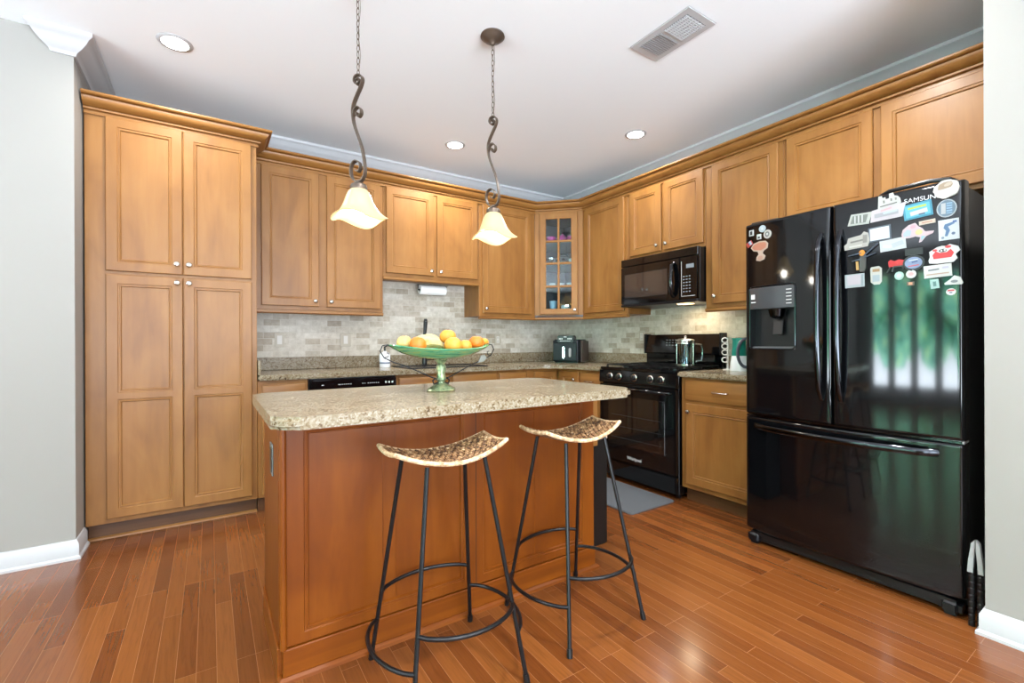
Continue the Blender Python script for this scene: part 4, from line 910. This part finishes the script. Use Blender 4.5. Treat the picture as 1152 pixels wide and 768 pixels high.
fruit('orange', 'large yellow-orange fruit right of the bananas at the front', 'fruit', bx(506, -2.24), -2.24, bz(388.5), .038, M_yel, (1.03, 1, .98))
fruit('orange', 'small pale orange between the two large right-hand fruits', 'fruit', bx(520.5, -2.23), -2.23, bz(390), .031, M_yel)
fruit('orange', 'bright orange near the right end of the green bowl', 'fruit', bx(534, -2.22), -2.22, bz(386), .034, M_orange, (1.05, 1, .95))
fruit('lemon', 'yellow lemon at the far right end of the green bowl', 'fruit', bx(543, -2.175), -2.175, bz(385.5), .025, M_yel, (1.25, .9, .85))
bb = thing('banana_bunch', 'bunch of pale speckled bananas in the middle of the green bowl', 'fruit', (bx(479, -2.17), -2.17, bz(394)), 0, 'fruit in the pedestal bowl')
for i, (dy, dz, ry) in enumerate(((-.040, .000, .0), (-.010, .012, .12), (.022, .008, -.05), (.045, -.004, .1))):
    bm = BM(); P = []; rs = []
    for k in range(13):
        s = k / 12; a = math.radians(178 - 150 * s + ry * 30); P.append((.064 * math.cos(a) * 1.15 + (1 - s) * -.010, dy * (1 - .65 * s), .052 * math.sin(a) - .014 + dz)); rs.append(.024 * min(1, (.35 + 3.2 * s)) * min(1, .25 + 2.6 * (1 - s)))
    tube(bm, P, rs, 7); obj('banana', bm, M_ban, bb)
bm = BM(); tube(bm, [(.070, 0, .004), (.078, 0, .026)], [.008, .006], 7); obj('stalk', bm, M_stem, bb)

# ------------------------------------------------------------------ counter things
t = thing('soap_dispenser', 'white ceramic soap dispenser with black pump on the back counter', 'soap dispenser', (-2.150, -.17, .9145))
bm = BM(); lathe(bm, [(0, 0), (.044, 0), (.046, .006), (.046, .105), (.036, .122), (.016, .130), (.012, .138), (0, .138)], 24); obj('bottle', bm, M_china, t)
bm = BM(); tube(bm, [(0, 0, .138), (0, 0, .175)], .008, 8); tube(bm, [(-.004, 0, .172), (.02, -.02, .186), (.034, -.034, .178)], .005, 8); obj('pump', bm, M_blk2, t)
bm = BM(); lathe(bm, [(.0465, .030), (.0468, .032), (.0468, .042), (.0465, .044)], 24); obj('blue_band', bm, cm((150, 165, 190)), t)
t = thing('faucet', 'tall black upright faucet behind the fruit bowl at the sink', 'faucet', (-1.775, -.14, .9145))
bm = BM(); lathe(bm, [(0, 0), (.030, 0), (.030, .008), (.022, .014), (.022, .075), (.016, .085), (.014, .13), (0, .13)], 20); obj('base', bm, M_blk2, t)
bm = BM(); tube(bm, [(0, 0, .12), (0, 0, .27), (.004, -.004, .31), (.008, -.010, .40)], [.013, .013, .015, .019], 12); tube(bm, [(.008, -.010, .40), (.008, -.010, .425)], [.019, .014], 12); obj('spout', bm, M_blk2, t)
bm = BM(); tube(bm, [(0, 0, .05), (.045, -.01, .055), (.09, -.02, .058)], [.010, .008, .010], 8); obj('lever', bm, M_blk2, t)
t = thing('kitchen_sink', 'low black-rimmed sink set in the back counter behind the island', 'sink', (-1.72, -.36, .9144))
bm = BM()
for q in ((-.36, .36, -.215, -.195), (-.36, .36, .175, .195), (-.36, -.34, -.195, .175), (.34, .36, -.195, .175)): box(bm, *q, 0, .008, bev=.002)
obj('rim', bm, M_blk2, t); bobj('basin', mat('basin_dark', (58, 60, 62), .25, metal=.8), t, -.34, .34, -.195, .175, .0002, .002)
t = thing('paper_towel_roll', 'white paper towel roll under the sink wall cabinet', 'paper towel', (-1.70, -.15, 1.601))
bm = BM(); lathe(bm, [(.018, -.125), (.043, -.125), (.043, .125), (.018, .125)], 28, Matrix.Rotation(PI / 2, 4, 'Y')); obj('roll', bm, mat('paper', (236, 236, 234), .8), t)
bm = BM(); tube(bm, [(-.138, 0, .045), (-.138, 0, 0), (.138, 0, 0), (.138, 0, .045)], .006, 8); box(bm, -.15, .15, -.02, .02, .043, .0465); obj('holder', bm, M_blk2, t)
def outlet(label, loc, rotz, kind, w=.072):
    t = thing('wall_outlet', label, 'outlet', loc, rotz, 'outlets and switches on the backsplash')
    bobj('plate', mat('plate_ivory', (178, 170, 154), .4), t, -w / 2, w / 2, -.006, 0, -.057, .057, bev=.002)
    bobj('switch' if kind == 's' else 'socket', M_white, t, -.017, .017, -.0085, -.006, -.034, .034, bev=.001)
    if kind == 'o':
        bm = BM()
        for z in (-.018, .018):
            for x in (-.006, .006): box(bm, x - .0012, x + .0012, -.0092, -.0085, z - .005, z + .005)
        obj('slots', bm, M_dark, t)
outlet('ivory switch plate on the tiles nearest the pantry', (-2.945, -.0105, 1.150), 0, 's')
outlet('ivory double switch plate on the tiles above the dishwasher', (-2.438, -.0105, 1.150), 0, 's', .09)
outlet('ivory outlet on the back tiles right of the fruit bowl', (-.915, -.0105, 1.150), 0, 'o')
outlet('ivory outlet on the right-hand tiles just left of the range', (-.0105, -1.135, 1.170), ROTR, 'o')
# air fryer
t = thing('air_fryer', 'black air fryer with raised display on the corner countertop', 'air fryer', (-.335, -.475, .9145), -math.radians(60))
bm = BM(); prism(bm, arc(.11, -.10, .03, 270, 360, 4) + arc(.11, .12, .03, 0, 90, 4) + arc(-.11, .12, .03, 90, 180, 4) + arc(-.11, -.10, .03, 180, 270, 4), .006, .235, 'z', bev=.012); fb_ = obj('body', bm, mat('charcoal_plastic', (15, 18, 23), .35, spec=.3), t)
d_ = bobj('drawer', mat('charcoal_drawer', (17, 20, 25), .35, spec=.3), t, -.125, .125, -.146, -.1305, .02, .205, bev=.010, seg=2)
bobj('drawer_handle', M_silver, d_, -.018, .006, -.176, -.1455, .045, .165, bev=.008, seg=2)
bobj('drawer_handle', M_grey, d_, .045, .068, -.165, -.1455, .06, .150, bev=.006, seg=2)
dd_ = bobj('display', M_blk2, t, -.080, .090, -.148, -.06, .205, .272, bev=.008, seg=2)
bm = BM()
for i in range(3): box(bm, -.060 + i * .014, -.052 + i * .014, -.1492, -.148, .235, .247); box(bm, .030 + i * .016, .040 + i * .016, -.1492, -.148, .235, .247)
box(bm, -.05, .06, -.1492, -.148, .218, .221); box(bm, -.01, .02, -.1492, -.148, .256, .262)
obj('markings', bm, M_mark, dd_)
bobj('rear_vent', mat('brown_black', (60, 48, 42), .5), t, .1405, .160, -.08, .13, .012, .22, bev=.004)
bobj('foot', M_blk2, t, -.12, .12, -.10, .12, 0, .006)
# glass jar on stove
t = thing('glass_pitcher', 'clear glass press pot with metal lid on the range top', 'pitcher', (-.335, -1.842, .9405))
bm = BM(); lathe(bm, [(0, .002), (.064, .002), (.067, .008), (.067, .170), (.070, .186), (.067, .186), (.064, .170), (.064, .010), (0, .006)], 28); obj('beaker', bm, M_jar, t)
bm = BM(); lathe(bm, [(0, .187), (.071, .187), (.071, .195), (.050, .205), (.012, .209), (.010, .218), (.014, .226), (0, .232)], 24); obj('lid', bm, M_steel, t)
bm = BM(); tube(bm, [(0, 0, .187), (0, 0, .06)], .004, 8); lathe(bm, [(0, .055), (.060, .055), (.060, .062), (0, .062)], 24); obj('plunger', bm, M_steel, t)
bm = BM()
for z in (.0, .168): lathe(bm, [(.0675, z), (.0695, z), (.0695, z + .012), (.0675, z + .012)], 28)
for a in (0.5, 2.6, 4.7): tube(bm, [(.0685 * math.cos(a), .0685 * math.sin(a), .01), (.0685 * math.cos(a), .0685 * math.sin(a), .17)], .003, 6)
obj('frame', bm, M_steel, t)
bm = BM(); tube(bm, [(.045, -.055, .165), (.078, -.085, .160), (.082, -.09, .10), (.078, -.085, .04), (.046, -.055, .03)], .007, 8); obj('handle', bm, M_jar, t)
# kettle & rack
t = thing('electric_kettle', 'white and teal kettle with dark grey loop handle beside the refrigerator', 'kettle', (-.235, -2.215, .9145), -.9)
bm = BM(); lathe(bm, [(0, 0), (.062, 0), (.064, .008), (.060, .05), (.050, .11), (0, .11)], 24); obj('base', bm, M_china, t)
bm = BM(); lathe(bm, [(.0505, .108), (.046, .17), (.044, .215), (.048, .235), (0, .24)], 24); obj('body', bm, M_teal, t)
bm = BM(); tube(bm, [(.035 + .055 * math.cos(a), -.066, .13 + .10 * math.sin(a)) for a in [2 * PI * k / 24 for k in range(24)]], .0105, 10, closed=True); obj('handle', bm, mat('slate_plastic', (66, 72, 82), .35), t)
t = thing('capsule_rack', 'white wire rack with three rings leaning beside the kettle', 'rack', (-.215, -2.115, .9145), -.9)
bm = BM(); lathe(bm, [(0, 0), (.034, 0), (.034, .006), (.006, .010), (.005, .235), (0, .238)], 20); obj('stand', bm, M_white, t)
for z in (.075, .13, .175, .22):
    bm = BM(); tube(bm, [(-.020 + .020 * math.cos(a), -.010, z + .018 * math.sin(a)) for a in [2 * PI * k / 18 for k in range(18)]], .004, 8, closed=True); obj('ring', bm, M_white, t)

# ------------------------------------------------------------------ mat and folded thing
bm = BM(); prism(bm, arc(-.71, -1.25, .03, 0, 90, 4) + arc(-1.10, -1.25, .03, 90, 180, 4) + arc(-1.10, -1.98, .03, 180, 270, 4) + arc(-.71, -1.98, .03, 270, 360, 4), .0005, .012, 'z', bev=.004)
tag(obj('floor_mat', bm, M_mat), 'flat grey anti-fatigue mat on the floor in front of the range', 'mat')
t = thing('folded_stand', 'grey hinge clip joining two black ribbed poles between refrigerator and wall', 'folding stand', (-.892, -3.564, 0), ROTR)
for dx in (-.0105, .0105):
    bm = BM(); pr_ = [(0, .001)]; z = .001
    while z < .21: pr_ += [(.0088, z), (.0088, z + .017), (.0072, z + .019), (.0072, z + .023)]; z += .025
    pr_ += [(0, z)]
    lathe(bm, pr_, 12, Matrix.Translation((dx, 0, 0))); obj('ribbed_pole', bm, M_blk2, t)
for s_ in (-1, 1):
    bm = BM(); prism(bm, [(s_ * .006, .205), (s_ * .020, .205), (s_ * .017, .250), (s_ * .010, .318), (s_ * .001, .330), (s_ * .001, .300), (s_ * .004, .26)], -.010, .010, 'y', bev=.0015)
    obj('grey_arm', bm, mat('light_grey_plastic', (150, 152, 152), .4), t)
t.scale = (1.2, 1.2, 1.04)
